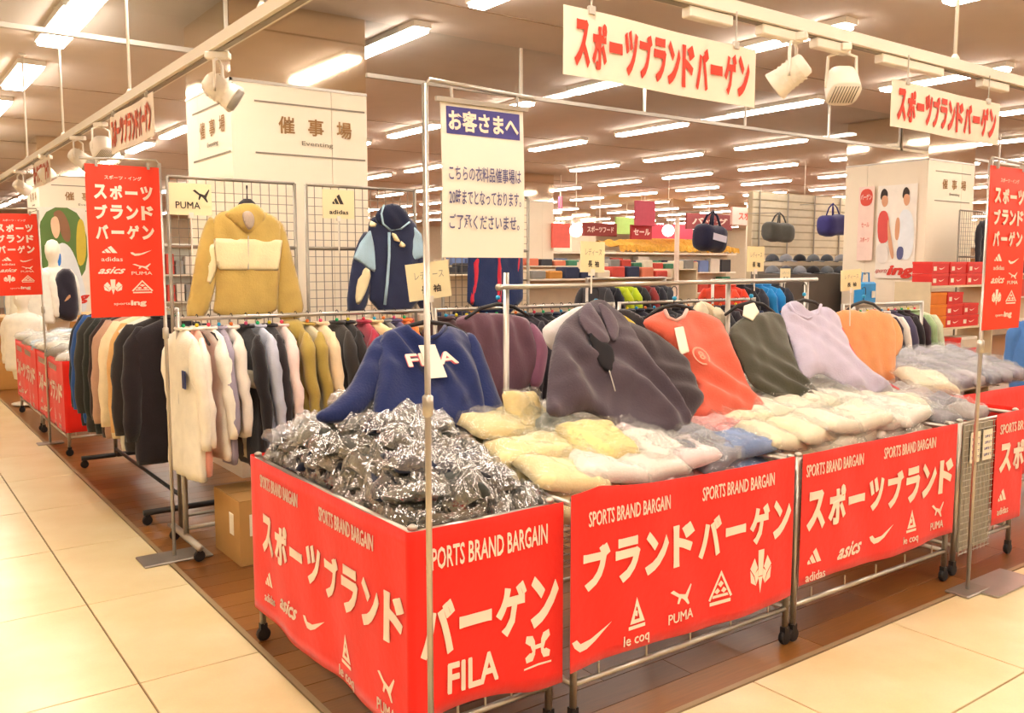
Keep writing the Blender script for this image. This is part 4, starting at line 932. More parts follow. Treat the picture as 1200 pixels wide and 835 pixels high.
G1 = [  # x, colours, kwargs, description
 (1.37, ['efe6d2'], dict(L=.68, d=.04, sleeve=.56, w=.24), 'cream knit sweater with navy chest patch, first on the front rack'),
 (1.44, ['f2a58f', 'f0e6d6'], dict(L=.66, sleeve=.55), 'coral pink sweater with cream sleeves, second on the front rack'),
 (1.50, ['f2e9db'], dict(L=.6), 'off-white top directly right of the coral sweater'),
 (1.555, ['9a90a0'], dict(L=.62, patches=[(.35, .45, 'd98f8f', 1.0), (.6, .7, 'c9b8c9', 1.0)]), 'grey and rose patterned blouse with muted bands on the front rack'),
 (1.62, ['e8ddd0'], dict(L=.5), 'short ivory shirt right of the patterned blouse'),
 (1.70, ['221d20'], dict(L=.66, patches=[(.30, .42, 'eadfc4', 1.06), (.62, .95, 'e8dcc0', .5)]), 'black top with cream blocks on chest and hem'),
 (1.765, ['b9bccb'], dict(L=.62), 'pale blue-grey shirt between two black tops'),
 (1.83, ['2a2426'], dict(L=.66), 'plain black top just left of the pale pink sweater'),
 (1.90, ['efd5cd'], dict(L=.68, d=.035, w=.24), 'pale pink wide sweater in the middle of the front rack'),
 (1.98, ['a89048'], dict(L=.6, hood=True), 'olive mustard hooded jacket in the middle of the front rack'),
 (2.05, ['c9bfa0', 'a89048'], dict(L=.6), 'khaki grey cardigan right of the olive mustard hood'),
 (2.13, ['e9cfa8'], dict(L=.68, d=.04, w=.24), 'beige fleece sweater right of the khaki cardigan'),
 (2.23, ['35302e'], dict(L=.66, d=.035), 'charcoal knit, first dark garment right of the beige fleece'),
 (2.30, ['2b2626'], dict(L=.66), 'black knit just left of the crimson cardigan'),
 (2.40, ['b0364a'], dict(L=.6, d=.035), 'crimson ribbed cardigan on the front rack'),
 (2.47, ['efd9a4'], dict(L=.55), 'pale yellow shirt right of the crimson cardigan'),
 (2.53, ['7c7a78'], dict(L=.6), 'mid grey shirt between yellow and purple ones'),
 (2.60, ['5b5478'], dict(L=.62), 'muted purple shirt just left of the bright orange top'),
 (2.67, ['ee7d3a'], dict(L=.56), 'bright orange top at the right end of the front rack'),
]
navyp = mat('2b3566', rough=.5)
for i, (x, c, kw, lb_) in enumerate(G1):
    x -= .045; kw['L'] = kw['L'] * 1.12; kw.setdefault('w', .235)
    t = shirt('hanging_shirt', lb_, 'tops on the front garment rack', (x, 4.70, RZ + .0), c, axis='y', seed=i + 3, turn=random.Random(i).uniform(-.12, .12) - .05, **kw)
    if i == 0: MB().cbox((x - .047, 4.56, RZ - .30), (.003, .03, .045), -.05).build('chest_patch', navyp, t)
    hanger((x, 4.70, RZ + .0), 'y', i % 6, 'hangers on the first front rack', 'black plastic hanger with coloured marker on the front rack of pale knitwear')
rs = random.Random(11)
dk = ['26232b', '2a2a38', '1f1c20', '343038', '242b44', '2f2a26', '3a3a3e', '4a3438', '22263a']
DN = ['black', 'navy', 'charcoal', 'dark grey', 'inky blue', 'dark brown', 'slate', 'dark plum', 'midnight blue']
for i in range(18):
    x = 2.92 + i * .077; k = rs.randrange(len(dk)); c = dk[k]; nm = DN[k] + ' shirt packed among others on the second front rack'
    if i == 16: c = 'd98e78'; nm = 'salmon pink top among dark ones behind the mauve and white shirts'
    shirt('hanging_shirt', nm or 'dark top packed among others on the second front rack', 'dark tops on the second front rack', (x, 4.70, RZ), [c], axis='y', seed=i + 40, L=rs.uniform(.58, .68), turn=rs.uniform(-.1, .1))
    hanger((x, 4.70, RZ), 'y', rs.randrange(6), 'hangers on the second front rack', 'black plastic hanger with coloured marker on the second, dark front rack')
for i in range(15):
    x = 4.48 + i * .092; k = rs.randrange(9); shirt('hanging_shirt', DN[k] + ' shirt on the third front rack behind the display rail', 'dark tops on the third front rack', (x, 4.72, RZ), [dk[k]], axis='y', seed=i + 80, L=rs.uniform(.58, .68), turn=rs.uniform(-.1, .1))
    hanger((x, 4.72, RZ), 'y', rs.randrange(6), 'hangers on the third front rack', 'black plastic hanger with coloured marker on the third front rack')
G2 = [(5.42, ['2a2428'], dict(L=.84, d=.06, w=.25), 'black padded coat nearest on the left aisle rack'),
 (5.62, ['35302f'], dict(L=.80, d=.05, w=.25), 'second black coat on the left aisle rack'),
 (5.80, ['dcd6c8', 'd8a86a'], dict(L=.82, d=.05, w=.25, patches=[(.22, .45, 'b8c2cf', 1.0)]), 'coat in ochre, pale blue and off-white on the left aisle rack'),
 (5.98, ['ead7b0'], dict(L=.78, d=.05, w=.25), 'cream long coat on the left aisle rack'),
 (6.14, ['b8927a'], dict(L=.8, d=.05, w=.26), 'dusty pink-beige coat on the left aisle rack'),
 (6.32, ['3a2a28'], dict(L=.82, d=.05, w=.25), 'dark brown coat on the left aisle rack'),
 (6.48, ['2b2f2c'], dict(L=.82, d=.05, w=.26), 'very dark green coat on the left aisle rack'),
 (6.66, ['3a3936'], dict(L=.84, d=.05, w=.27), 'charcoal coat beside the blue one on the left aisle rack'),
 (6.84, ['2c5a9c', '2b5190'], dict(L=.80, d=.05, w=.26), 'bright blue coat farthest along the left aisle rack'),
 (6.98, ['25262e'], dict(L=.84, d=.05, w=.25), 'blackish coat behind the bright blue one')]
for i, (y, c, kw, lb_) in enumerate(G2):
    shirt('hanging_coat', lb_, 'coats on the left aisle rack', (1.47, y, 1.24), c, axis='x', seed=i + 120, sleeve=.66, turn=random.Random(i).uniform(-.1, .1) + .12, sr=.075, **kw)
    hanger((1.47, y, 1.24), 'x', i % 6, 'hangers on the left aisle rack', 'black plastic hanger holding a coat on the left aisle rack')
# cardboard box under the front rack
bx = thing('cardboard_box', (1.62, 4.46, 0), 'brown cardboard carton on the floor under the front rack', 'box')
cbm = mat('b5894e', rough=.8, var=.05); z = .33; xa, xb, ya, yb = 1.44, 1.80, 4.27, 4.66
m = MB().box((xa, ya, .002), (xb, ya + .005, z)).box((xa, yb - .005, .002), (xb, yb, z)).box((xa, ya + .005, .002), (xa + .005, yb - .005, z)).box((xb - .005, ya + .005, .002), (xb, yb - .005, z)).box((xa + .005, ya + .005, .002), (xb - .005, yb - .005, .008)); m.build('carton_walls', cbm, bx)
for y0, y1 in ((ya, ya + .19), (ya + .2, yb)): MB().box((xa + .002, y0, z), (xb - .002, y1, z + .004)).build('flap', mat('9c7440', rough=.8), bx)
for q in ((xa + .05, .15), (xa + .2, .12)): MB().box((q[0], ya - .002, q[1]), (q[0] + .035, ya, q[1] + .11)).build('sticker', paper, bx)
MB().box((xa - .002, 4.36, .14), (xa, 4.42, .25)).build('sticker', paper, bx)
# ================= PACKED GARMENT HEAPS =================
rs = random.Random(5)
# corner wagon: dark garments, very shiny bags
W1C = [('2f2f2c', 'dark olive-grey'), ('24242a', 'black'), ('4a4640', 'brownish grey'), ('6b6a64', 'mid grey'), ('8d8b86', 'light grey'), ('2a3046', 'navy'), ('55524c', 'taupe'), ('3a3d38', 'grey-green')]
n1 = 0
def mound1(x, y): return .745 + .19 * math.exp(-((y - 2.85) / .6) ** 2) * max(.15, 1 - .85 * ((x - 1.48) / .22) ** 2)
lay = []
for iy in range(7):
    for ix in range(3):
        lay.append((1.35 + ix * .105 + rs.uniform(-.02, .02), 2.32 + iy * .155 + rs.uniform(-.03, .03), -.07))
for iy in range(8):
    for ix in range(3):
        lay.append((1.35 + ix * .11 + rs.uniform(-.025, .025), 2.31 + iy * .135 + rs.uniform(-.03, .03), 0.0))
lay += [(1.31, 2.25 + .1 * k, ('z', .735 + .012 * (k % 3))) for k in range(11)] + [(1.40 + .085 * k, 2.25, ('z', .735 + .01 * (k % 2))) for k in range(4)] + [(1.32, 2.3 + .1 * k, ('z', .67)) for k in range(11)] + [(1.62, 2.3 + .1 * k, ('z', .735)) for k in range(10)] + [(1.36 + .1 * (k % 4), 2.3 + .1 * (k // 4), -.06) for k in range(40)]
for k in range(9): lay.append((rs.uniform(1.35, 1.6), rs.uniform(2.35, 3.1), .04))
for x, y, dz in lay:
    k = rs.randrange(len(W1C)); c, nm = W1C[k]; z = dz[1] if isinstance(dz, tuple) else mound1(x, y) + dz
    sy = -(mound1(x, y + .05) - mound1(x, y - .05)) / .1
    b = min(.115, 1.70 - x + .03, x - 1.22 + .03)
    packet((x, y, z), ((0, 0, rs.choice([PI / 2, 0]) + rs.uniform(-.1, .1)) if isinstance(dz, tuple) else (rs.uniform(-.25, .25) - .12, rs.uniform(-.3, .3), rs.uniform(0, 3.1))), ((.125, .09, .035) if not isinstance(dz, tuple) else (.095, .07, .03)), c, nm + ' folded garment in crackling clear plastic in the corner wagon heap', 'dark packed garments in the corner wagon', rs.randrange(3)); n1 += 1
# olive bundle on top (coiled cloth)
t = thing('folded_cardigan', (1.66, 2.95, .90), 'rumpled dark olive cardigan lying on top of the shiny corner heap', 'clothing')
ol = cloth('45443a')
for k in range(7):
    a = .12 - k * .008; m = MB(); pts = [(1.70 + (.17 - k * .013) * math.cos(q), 2.93 + (.10 - k * .01) * math.sin(q), .905 + .011 * k + .008 * math.sin(3 * q + k)) for q in [PI * j / 10 * (1.75) + k * .5 for j in range(12)]]
    m.tube(pts, [.012] + [.024] * 10 + [.012], 9).build('fold', ol, t, True)
lens(.17, .10, .05, 12, 9, 4, .004)
mm = lens(.16, .09, .05, 12, 9, 4, .004); mm.v = [(v[0] + 1.70, v[1] + 2.93, v[2] + .88) for v in mm.v]; mm.build('body', ol, t, True)
# wagons 2 and 3
def mound2(y, x): return .72 + .20 * max(0, (y - 2.12) / .7) + .03 * math.exp(-((x - 3.5) / .4) ** 2)
Z2 = [(1.78, 'f2d9a0', 'pale yellow'), (2.12, 'f0e3d6', 'white'), (2.32, 'ecd3d0', 'pale pink'), (2.50, '8e8d96', 'grey'), (2.60, 'eba09c', 'rose pink'), (2.76, '6d84b0', 'denim blue'), (2.88, 'f6e4c0', 'cream yellow'), (3.25, 'f7e8d0', 'cream'), (3.75, 'f8ecdc', 'ivory')]
def pick(x):
    r = Z2[0]
    for z_ in Z2:
        if x + rs.uniform(-.05, .05) >= z_[0]: r = z_
    return r
for wx0, wx1 in ((1.84, 2.84), (2.98, 4.04)):
    for layer in (-.07, 0):
        for iy in range(3):
            for ix in range(6):
                x = wx0 + .06 + (wx1 - wx0 - .12) * ix / 5 + rs.uniform(-.03, .03); y = 2.30 + iy * .20 + rs.uniform(0, .02)
                _, c, nm = pick(x)
                packet((x, y, mound2(y, x) + layer), (.22 + rs.uniform(-.15, .15), rs.uniform(-.2, .2), rs.uniform(-.25, .25)), (.165, .125, .045), c, nm + ' folded garment in soft clear bag on the right-hand wagons', nm + ' packed garments on the right-hand wagons', rs.randrange(2), filmsoft)
def big(px, py, Y, size, rot, c, label, seed=0, f=None):
    p = at(px, py, Y=Y); packet(tuple(p), rot, size, c, label, 'larger packets on the right-hand wagons', seed, f or filmsoft, 15)
big(612, 485, 2.72, (.09, .10, .05), (1.1, .1, .2), 'f0d594', 'yellow packet propped upright against the rail post beside the navy sweatshirt', 31)
big(700, 520, 2.42, (.15, .13, .05), (.45, .05, -.1), 'f2d68e', 'large yellow packet at the left end of the middle wagon', 32)
big(655, 505, 2.62, (.13, .09, .05), (.5, -.1, .3), '9a9a90', 'grey-green packet tucked under the charcoal top hem', 33)
big(765, 528, 2.36, (.15, .12, .055), (.42, .1, .2), 'f4e6da', 'large white packet before the charcoal top', 34)
big(735, 505, 2.5, (.12, .1, .045), (.4, 0, .5), 'efd6d6', 'pale pink packet under the charcoal top, behind the white one', 35)
big(815, 533, 2.30, (.11, .08, .05), (.4, .1, 0), '76767e', 'grey packet squeezed between white and pink packets', 36)
big(858, 510, 2.42, (.13, .09, .045), (.45, .25, -.35), 'f0938f', 'bright pink packet under the coral T-shirt hem', 37)
big(905, 520, 2.32, (.11, .08, .04), (.4, .2, .3), '5f7fb8', 'denim blue packet right of the bright pink packet', 38)
big(950, 500, 2.42, (.17, .13, .055), (.42, .12, -.3), 'f6e2b0', 'large butter yellow packet at the left of the right wagon', 39)
big(1010, 485, 2.46, (.17, .13, .06), (.38, .1, .1), 'f8e6c8', 'large cream packet in the middle of the right wagon', 40)
big(1060, 480, 2.40, (.17, .13, .06), (.36, .1, -.2), 'f5e6c6', 'broad ivory packet filling the right half of the right wagon', 41)
big(1085, 450, 2.72, (.18, .13, .06), (.4, .15, -.3), 'f4e8cc', 'ivory packet at the back right corner of the right wagon', 42)
big(925, 474, 2.62, (.10, .08, .05), (.5, .2, .4), 'efe2b8', 'crumpled cream bag end under the dark green top', 43)
# mesh wagon at the far right: grey clothes
rs2 = random.Random(21)
for k in range(16):
    x = 4.30 + (k % 2) * .26 + rs2.uniform(-.03, .03); y = 2.28 + (k // 2) * .125; c, nm = [('8f8a90', 'grey'), ('a99f9a', 'stone grey'), ('b7a9a4', 'ash')][k % 3]
    packet((x, y, .70 + .12 * (1 - math.exp(-(y - 2.1) / .4))), (.2, rs2.uniform(-.15, .15), rs2.uniform(-.4, .4)), (.14, .10, .04), c, nm + ' folded garment in the mesh wagon at the right edge', 'grey packed garments in the far right wagon', k % 2, filmsoft)
# left aisle wagons
for k in range(30):
    y = 7.75 + (k // 2) * .165; x = 1.36 + (k % 2) * .24 + rs2.uniform(-.03, .03); c, nm = [('efeae2', 'white'), ('c9c2b4', 'stone'), ('bcd3e6', 'pale blue'), ('e9dfcf', 'cream'), ('9c9388', 'taupe')][(k * 7 + k // 3) % 5]
    packet((x, y, .74 + rs2.uniform(0, .05)), (rs2.uniform(-.2, .2), rs2.uniform(-.2, .2), rs2.uniform(-1, 1)), (.15, .11, .05), c, nm + ' packed garment on the left aisle wagons', nm + ' packed garments on the left aisle wagons', k % 2, filmsoft)
# ---- mannequins ----
def mannequin(x, y, hz, label, coat, turn, tint='efe4d0'):
    t = thing('mannequin', (x, y, 0), label, 'mannequin', 'white mannequins by the left aisle')
    d = Vector((math.cos(turn), math.sin(turn), 0)); s = Vector((-d.y, d.x, 0)); b = Vector((x, y, 0)); mk = mat(tint, rough=.45, var=.01)
    zz = lambda z: b + Vector((0, 0, z))
    m = MB(); n = 16
    loft(m, [(zz(.02), s * .16, d * .16), (zz(.03), s * .16, d * .16), (zz(.035), s * .02, d * .02), (zz(hz - .95), s * .02, d * .02), (zz(hz - .93), s * .13, d * .09), (zz(hz - .80), s * .155, d * .105), (zz(hz - .66), s * .115, d * .085), (zz(hz - .50), s * .15, d * .105), (zz(hz - .36), s * .175, d * .10), (zz(hz - .28), s * .16, d * .08),
             (zz(hz - .24), s * .07, d * .055), (zz(hz - .20), s * .05, d * .052), (zz(hz - .16) + d * .01, s * .048, d * .055), (zz(hz - .12) + d * .02, s * .062, d * .085), (zz(hz - .05) + d * .012, s * .076, d * .098), (zz(hz + .02), s * .074, d * .092), (zz(hz + .07), s * .048, d * .06), (zz(hz + .088), s * .012, d * .015)], n, 2.0)
    m.build('figure', mk, t, True)
    no = MB(); loft(no, [(zz(hz - .03) + d * .098, s * .006, d * .006), (zz(hz - .07) + d * .112, s * .011, d * .010), (zz(hz - .085) + d * .095, s * .008, d * .006)], 8, 2).build('nose', mk, t, True)
    o = zz(hz - .22); torso_mb(o, .215, .62, .12, s, d, int(y * 7)).build('jacket', cloth(coat), t, True)
    for q in (-1, 1): sleeve_mb(o, q, .215, .62, .52, .06, s, d, 3).build('sleeve', cloth(coat), t, True)
    return t
mannequin(1.49, 11.0, 1.70, 'white mannequin in white jacket on the left, the one behind', 'f2ebdd', -2.0)
mannequin(1.76, 11.25, 1.70, 'white mannequin nearer the red sign, beside the dark bag', 'f4efe4', -2.0)
mannequin(1.36, 10.7, 1.22, 'shorter white mannequin at the left picture edge in white top', 'efe8da', -2.3)
pl = plane(11.0, 1.4, .1)
t = dthing('dark_backpack', 75, 318, pl, 'black backpack with brown badge hanging before the mannequins')
sheet('body', cloth('2a2630'), t, [(69, 314), (86, 315), (91, 340), (93, 372), (80, 378), (58, 366), (62, 335)], pl, .08, 0, .02, (.006, .1, .3), 3)
sheet('badge', mat('b98a62'), t, [(74, 352), (82, 344), (83, 348), (75, 356)], pl, .01, .08, .01, (0, 1, 0), smooth=0)
# counter at far left
t = thing('wooden_counter', (1.55, 12.3, 0), 'tan wooden counter at the left picture edge past the wagons', 'counter')
MB().cbox((1.7, 12.5, .42), (.7, .35, .42), 0, .01).build('body', mat('b98544', rough=.5), t); MB().cbox((1.7, 12.5, .86), (.74, .39, .02), 0, .006).build('top', mat('c99a5a', rough=.4), t)
for k, (c, lb_) in enumerate((('6e5a4a', 'brown bag on the tan counter'), ('b9cbd8', 'pale blue pack on the tan counter'), ('7c8a84', 'grey-green pack on the tan counter'))):
    MB().cbox((1.2 + k * .3, 12.35, 1.02), (.12, .09, .14), .1 * k, .03).build('counter_pack', mat(c), None, False, (1.2 + k * .3, 12.35, .88)); tag(bpy.data.objects['counter_pack' + ('' if k == 0 else '.%03d' % k)], lb_, 'bag', 'packs on the tan counter')

# ================= MIDDLE DISTANCE =================
def poster(p0, d, w, h, label, deco):
    t = thing('poster', p0, label, 'poster', 'posters on the columns'); d = Vector(d).normalized(); n = Vector((d.y, -d.x, 0)); P = Vector(p0)
    S = lambda u, v, q=0: P + d * (u * w) + Vector((0, 0, v * h)) + n * (q)
    MB().add([S(a, b, q) for q in (.004, 0) for a, b in ((0, 0), (1, 0), (1, 1), (0, 1))], [(0, 1, 2, 3), (7, 6, 5, 4), (0, 4, 5, 1), (1, 5, 6, 2), (2, 6, 7, 3), (3, 7, 4, 0)]).build('sheet', mat(deco[0], rough=.4), t)
    lay_ = .005
    for nm, c, polys in deco[1]:
        m = MB(); lay_ += .0012
        for p in polys: m.add([S(a, b, lay_) for a, b in chaikin(p, 2)], [tuple(range(len(p) * 4))])
        m.build(nm, mat(c), t)
    for s, c, u0, u1, v0, v1, bb in deco[2]:
        m = MB(); put_text(m, lambda a, b, q=0: S(a, b, .009 + q), s, u0, u1, v0, v1, bb, 2 if s.islower() else 0); m.build('lettering', mat(c), t)
runner = lambda x, s: [('printed_hair', '3a2c26', [[(x - .07 * s, .93), (x + .0, .98), (x + .08 * s, .93), (x + .07 * s, .86), (x - .07 * s, .84)]]), ('printed_face', 'd9a27e', [[(x - .03 * s, .90), (x + .08 * s, .89), (x + .09 * s, .80), (x + .02, .76), (x - .05 * s, .82)]])]
f_ = col2.location; y1 = 5.75 + 1.1
a = at(1026, 305, X=10.30); b_ = at(1070, 215, X=10.30); wposter = a.y - at(1072, 300, X=10.30).y
deco = ('f3ece0', runner(.16, 1.3) + runner(.72, 1.2) + [('printed_shirt', 'd6524c', [[(.02, .72), (.28, .74), (.36, .5), (.30, .38), (.04, .38)]]), ('printed_arm', 'd9a27e', [[(.28, .7), (.42, .4), (.5, .22), (.42, .2), (.3, .42)]]), ('printed_vest', 'e7edf2', [[(.55, .72), (.85, .74), (.98, .55), (.95, .2), (.58, .2)]]), ('printed_arm', 'd8a07a', [[(.5, .66), (.62, .64), (.6, .4), (.48, .42)]]), ('printed_shorts', 'e9e2da', [[(.02, .38), (.32, .38), (.36, .16), (.03, .16)]]), ('printed_shorts', '5a5f8c', [[(.56, .34), (.74, .34), (.72, .2), (.56, .2)]])], [('sports', 'c9564f', .02, .32, .045, .10, .01), ('ing', 'd2382c', .34, 1.0, .0, .14, .05)])
poster((10.30, a.y, a.z - .22), (0, -1, 0), wposter, b_.z - a.z + .22, 'poster of two runners on the right-hand column', deco)
a = at(1004, 305, X=10.25); b_ = at(1022, 218, X=10.25)
poster((10.28, at(1004, 300, X=10.28).y, a.z), (0, -1, 0), at(1004, 300, X=10.28).y - at(1022, 300, X=10.28).y, b_.z - a.z, 'narrow red and white vertical notice left of the runners poster', ('f6d9cc', [('red_block', 'd85040', [[(.1, .74), (.9, .74), (.9, .97), (.1, .97)]])], [('セール', 'e08070', .25, .75, .45, .52, .02), ('バーゲン', 'f6e6dc', .15, .85, .82, .9, .02), ('スポーツ', 'e08070', .2, .8, .25, .32, .02)]))
a = at(50, 372, Y=14.06); b_ = at(100, 244, Y=14.06)
deco = ('e9e2d4', [('printed_trees', '5c7a3c', [[(0, .3), (0, 1), (1, 1), (1, .3)]]), ('printed_blur', 'c9b23c', [[(.75, .45), (.98, .5), (.98, .9), (.8, .9)]]), ('printed_dress', 'dfe6ea', [[(.28, .62), (.5, .7), (.72, .6), (.95, .2), (.9, 0), (.3, 0)]]), ('printed_hair', '8a6244', [[(.3, .95), (.5, .99), (.66, .85), (.66, .68), (.5, .7), (.4, .88)]]), ('printed_face', 'ecc3a0', [[(.26, .9), (.42, .93), (.46, .78), (.36, .70), (.27, .78)]]), ('printed_badge', '2f7fd6', [[(.36, .55), (.44, .6), (.44, .48), (.36, .46)]])], [('ing', 'd2382c', .5, .98, .12, .22, .05)])
poster((a.x, 14.07, a.z), (1, 0, 0), b_.x - a.x, b_.z - a.z, 'poster of woman in pale dress on the far left column', deco)

# shoe box shelf on the right
SX, SY = 9.15, 5.0
a = at(1086, 306, Y=SY)
t = thing('shelf_unit', (SX + .65, SY + .2, 0), 'white shelf unit stacked with shoe boxes right of the column', 'shelf')
for x in (SX - .03, SX + 1.35): MB().box((x, SY, 0), (x + .025, SY + .4, 1.32)).build('side_panel', mat('d8c7a4'), t)
for z in (.1, .42, .80, 1.26): MB().box((SX - .005, SY, z), (SX + 1.35, SY + .4, z + .02)).build('shelf_board', mat('e6d6b4'), t)
boxm = MB().cbox((0, 0, .06), (.17, .11, .06), 0, .003); proto = thing('shoe_box', (0, 0, 0), 'x', 'box'); boxm.build('box_base', mat('d8302c', rough=.5), proto)
MB().cbox((0, 0, .112), (.173, .113, .014), 0, .002).build('lid', mat('e03a32', rough=.5), proto)
m = MB(); put_poly(m, lambda u, v, q=0: Vector((u, -.1115, v)), EM['tick'], .03, .055, .12, .045); m.build('emblem', printw, proto); MB().box((-.14, -.112, .03), (-.08, -.1105, .075)).build('sticker', paper, proto)
orp = thing('shoe_box', (0, 0, 0), 'x', 'box'); MB().cbox((0, 0, .06), (.17, .11, .06), 0, .003).build('box_base', mat('e07a1c'), orp); MB().cbox((0, 0, .112), (.173, .113, .014), 0, .002).build('lid', mat('ec8a24'), orp)
whp = thing('shoe_box', (0, 0, 0), 'x', 'box'); MB().cbox((0, 0, .06), (.17, .11, .06), 0, .003).build('box_base', mat('d9cdb8'), whp); MB().cbox((0, 0, .112), (.173, .113, .014), 0, .002).build('lid', mat('f0e8da'), whp)
fresh = {id(proto): True, id(orp): True, id(whp): True}
def put_box(src, loc, label, rz=0):
    if fresh[id(src)]: fresh[id(src)] = False; src.location = loc; src.rotation_euler = (0, 0, rz); src['label'] = label; src['group'] = 'shoe boxes on the shelf unit'; return
    dup(src, loc, label=label, rot=(0, 0, rz), group='shoe boxes on the shelf unit')
for zi, z in enumerate((.122, .442, .822, 1.282)):
    for lv in range((2, 2, 3, 2)[zi]):
        for k in range(3 + (zi < 3)):
            x = SX + .19 + k * .35 if zi < 3 else SX + .2 + k * .37
            if x > SX + 1.2: continue
            src = proto; nm = 'red shoe box with white tick on the %s shelf of the shelf unit' % ('bottom', 'second lowest', 'middle', 'top')[zi]
            if zi == 2 and k == 0: src = orp; nm = 'orange shoe box at the left of the middle shelf'
            if zi == 1 and lv == 1 and k == 2: src = whp; nm = 'white shoe box on the lower shelf of the shoe box unit'
            if zi == 2 and lv == 2 and k > 1: continue
            put_box(src, (x, SY + .13, z + lv * .1285), nm, rs2.uniform(-.04, .04))
# black clothes and mesh beside the shelf
mesh_screen(10.62, 11.4, 5.5, 1.2, 2.15, 'wire mesh screen above the shoe box shelf')
shirt('sports_jacket', 'black jacket hanging high at the right by the red sign', None, (10.75, 5.2, 2.1), ['2c2a30'], axis='x', seed=9, L=.75, w=.25, d=.05)
# small rack with pale clothes right of orange tee
rack(6.35, 4.1, 7.35, 4.1, 1.17, 'small black rack right of the orange T-shirt')
for i, (c, nm) in enumerate((('e6dccb', 'off-white'), ('d9b9b0', 'dusty pink'), ('3a2f3c', 'dark aubergine'), ('efe6dc', 'bright white'), ('55506a', 'slate violet'), ('2e2a2e', 'black'), ('3f3038', 'blackish red'), ('9fb98c', 'soft green'), ('cfd6b8', 'pale lime'))):
    shirt('hanging_shirt', nm + ' top on the small black rack at the right', 'tops on the small black rack', (6.45 + i * .1, 4.1, 1.17), [c], axis='y', seed=i + 200, L=.62)
    hanger((6.45 + i * .1, 4.1, 1.17), 'y', i % 6, 'hangers on the small black rack', 'black hanger on the small rack right of the orange T-shirt')
# bright garments in the middle
def hangrow(x0, y, z, cols_, label, group, step=.11, L=.6, ax='x'):
    rack(x0 - .1, y, x0 + step * len(cols_), y, z, 'garment rack holding the ' + group)
    for i, (c, nm) in enumerate(cols_): shirt('hanging_shirt', nm + ' ' + label, group, (x0 + i * step, y, z), [c], axis='y', seed=int(x0 * 10) + i, L=L)
hangrow(5.3, 6.0, 1.38, [('3a3a40', 'slate'), ('2b2c34', 'black'), ('c3d22c', 'lime green'), ('b5c828', 'yellow-green'), ('2a2a2e', 'soot black'), ('8a3434', 'dark red'), ('303038', 'ink'), ('44464e', 'iron grey')], 'sports top on the rack behind the beige polo shirt', 'sports tops behind the beige polo')
hangrow(6.5, 5.6, 1.36, [('e24a30', 'vermilion'), ('d8452e', 'brick red'), ('2a2a30', 'black'), ('3b3b44', 'graphite'), ('2a86c8', 'azure'), ('2d8fd2', 'sky blue'), ('3a3c44', 'steel grey')], 'sports top on the rack behind the lavender shirt', 'sports tops behind the lavender shirt', .13)
# blue shopping bag
p = at(1013, 355, Y=4.6)
t = thing('shopping_bag', tuple(p), 'bright blue bag hanging behind the orange T-shirt', 'bag')
MB().cbox((p.x, p.y, p.z + .09), (.12, .05, .1), .1, .015).build('body', mat('2f93d6', rough=.5), t); MB().tube([(p.x - .06, p.y, p.z + .18), (p.x - .05, p.y, p.z + .27), (p.x + .05, p.y, p.z + .27), (p.x + .06, p.y, p.z + .18)], .008, 6).build('handle', mat('2878b0'), t, True); MB().cbox((p.x + .05, p.y - .055, p.z + .08), (.03, .002, .03), .1).build('logo_patch', paper, t)
MB().tube([(p.x, p.y + .07, 0), (p.x, p.y + .07, p.z + .29), (p.x, p.y, p.z + .262)], .01, 8).box((p.x - .15, p.y - .1, 0), (p.x + .15, p.y + .2, .015)).build('bag_stand', steel, None, True, (p.x, p.y, 0)); tag(bpy.data.objects['bag_stand'], 'thin steel stand holding the bright blue bag', 'stand')
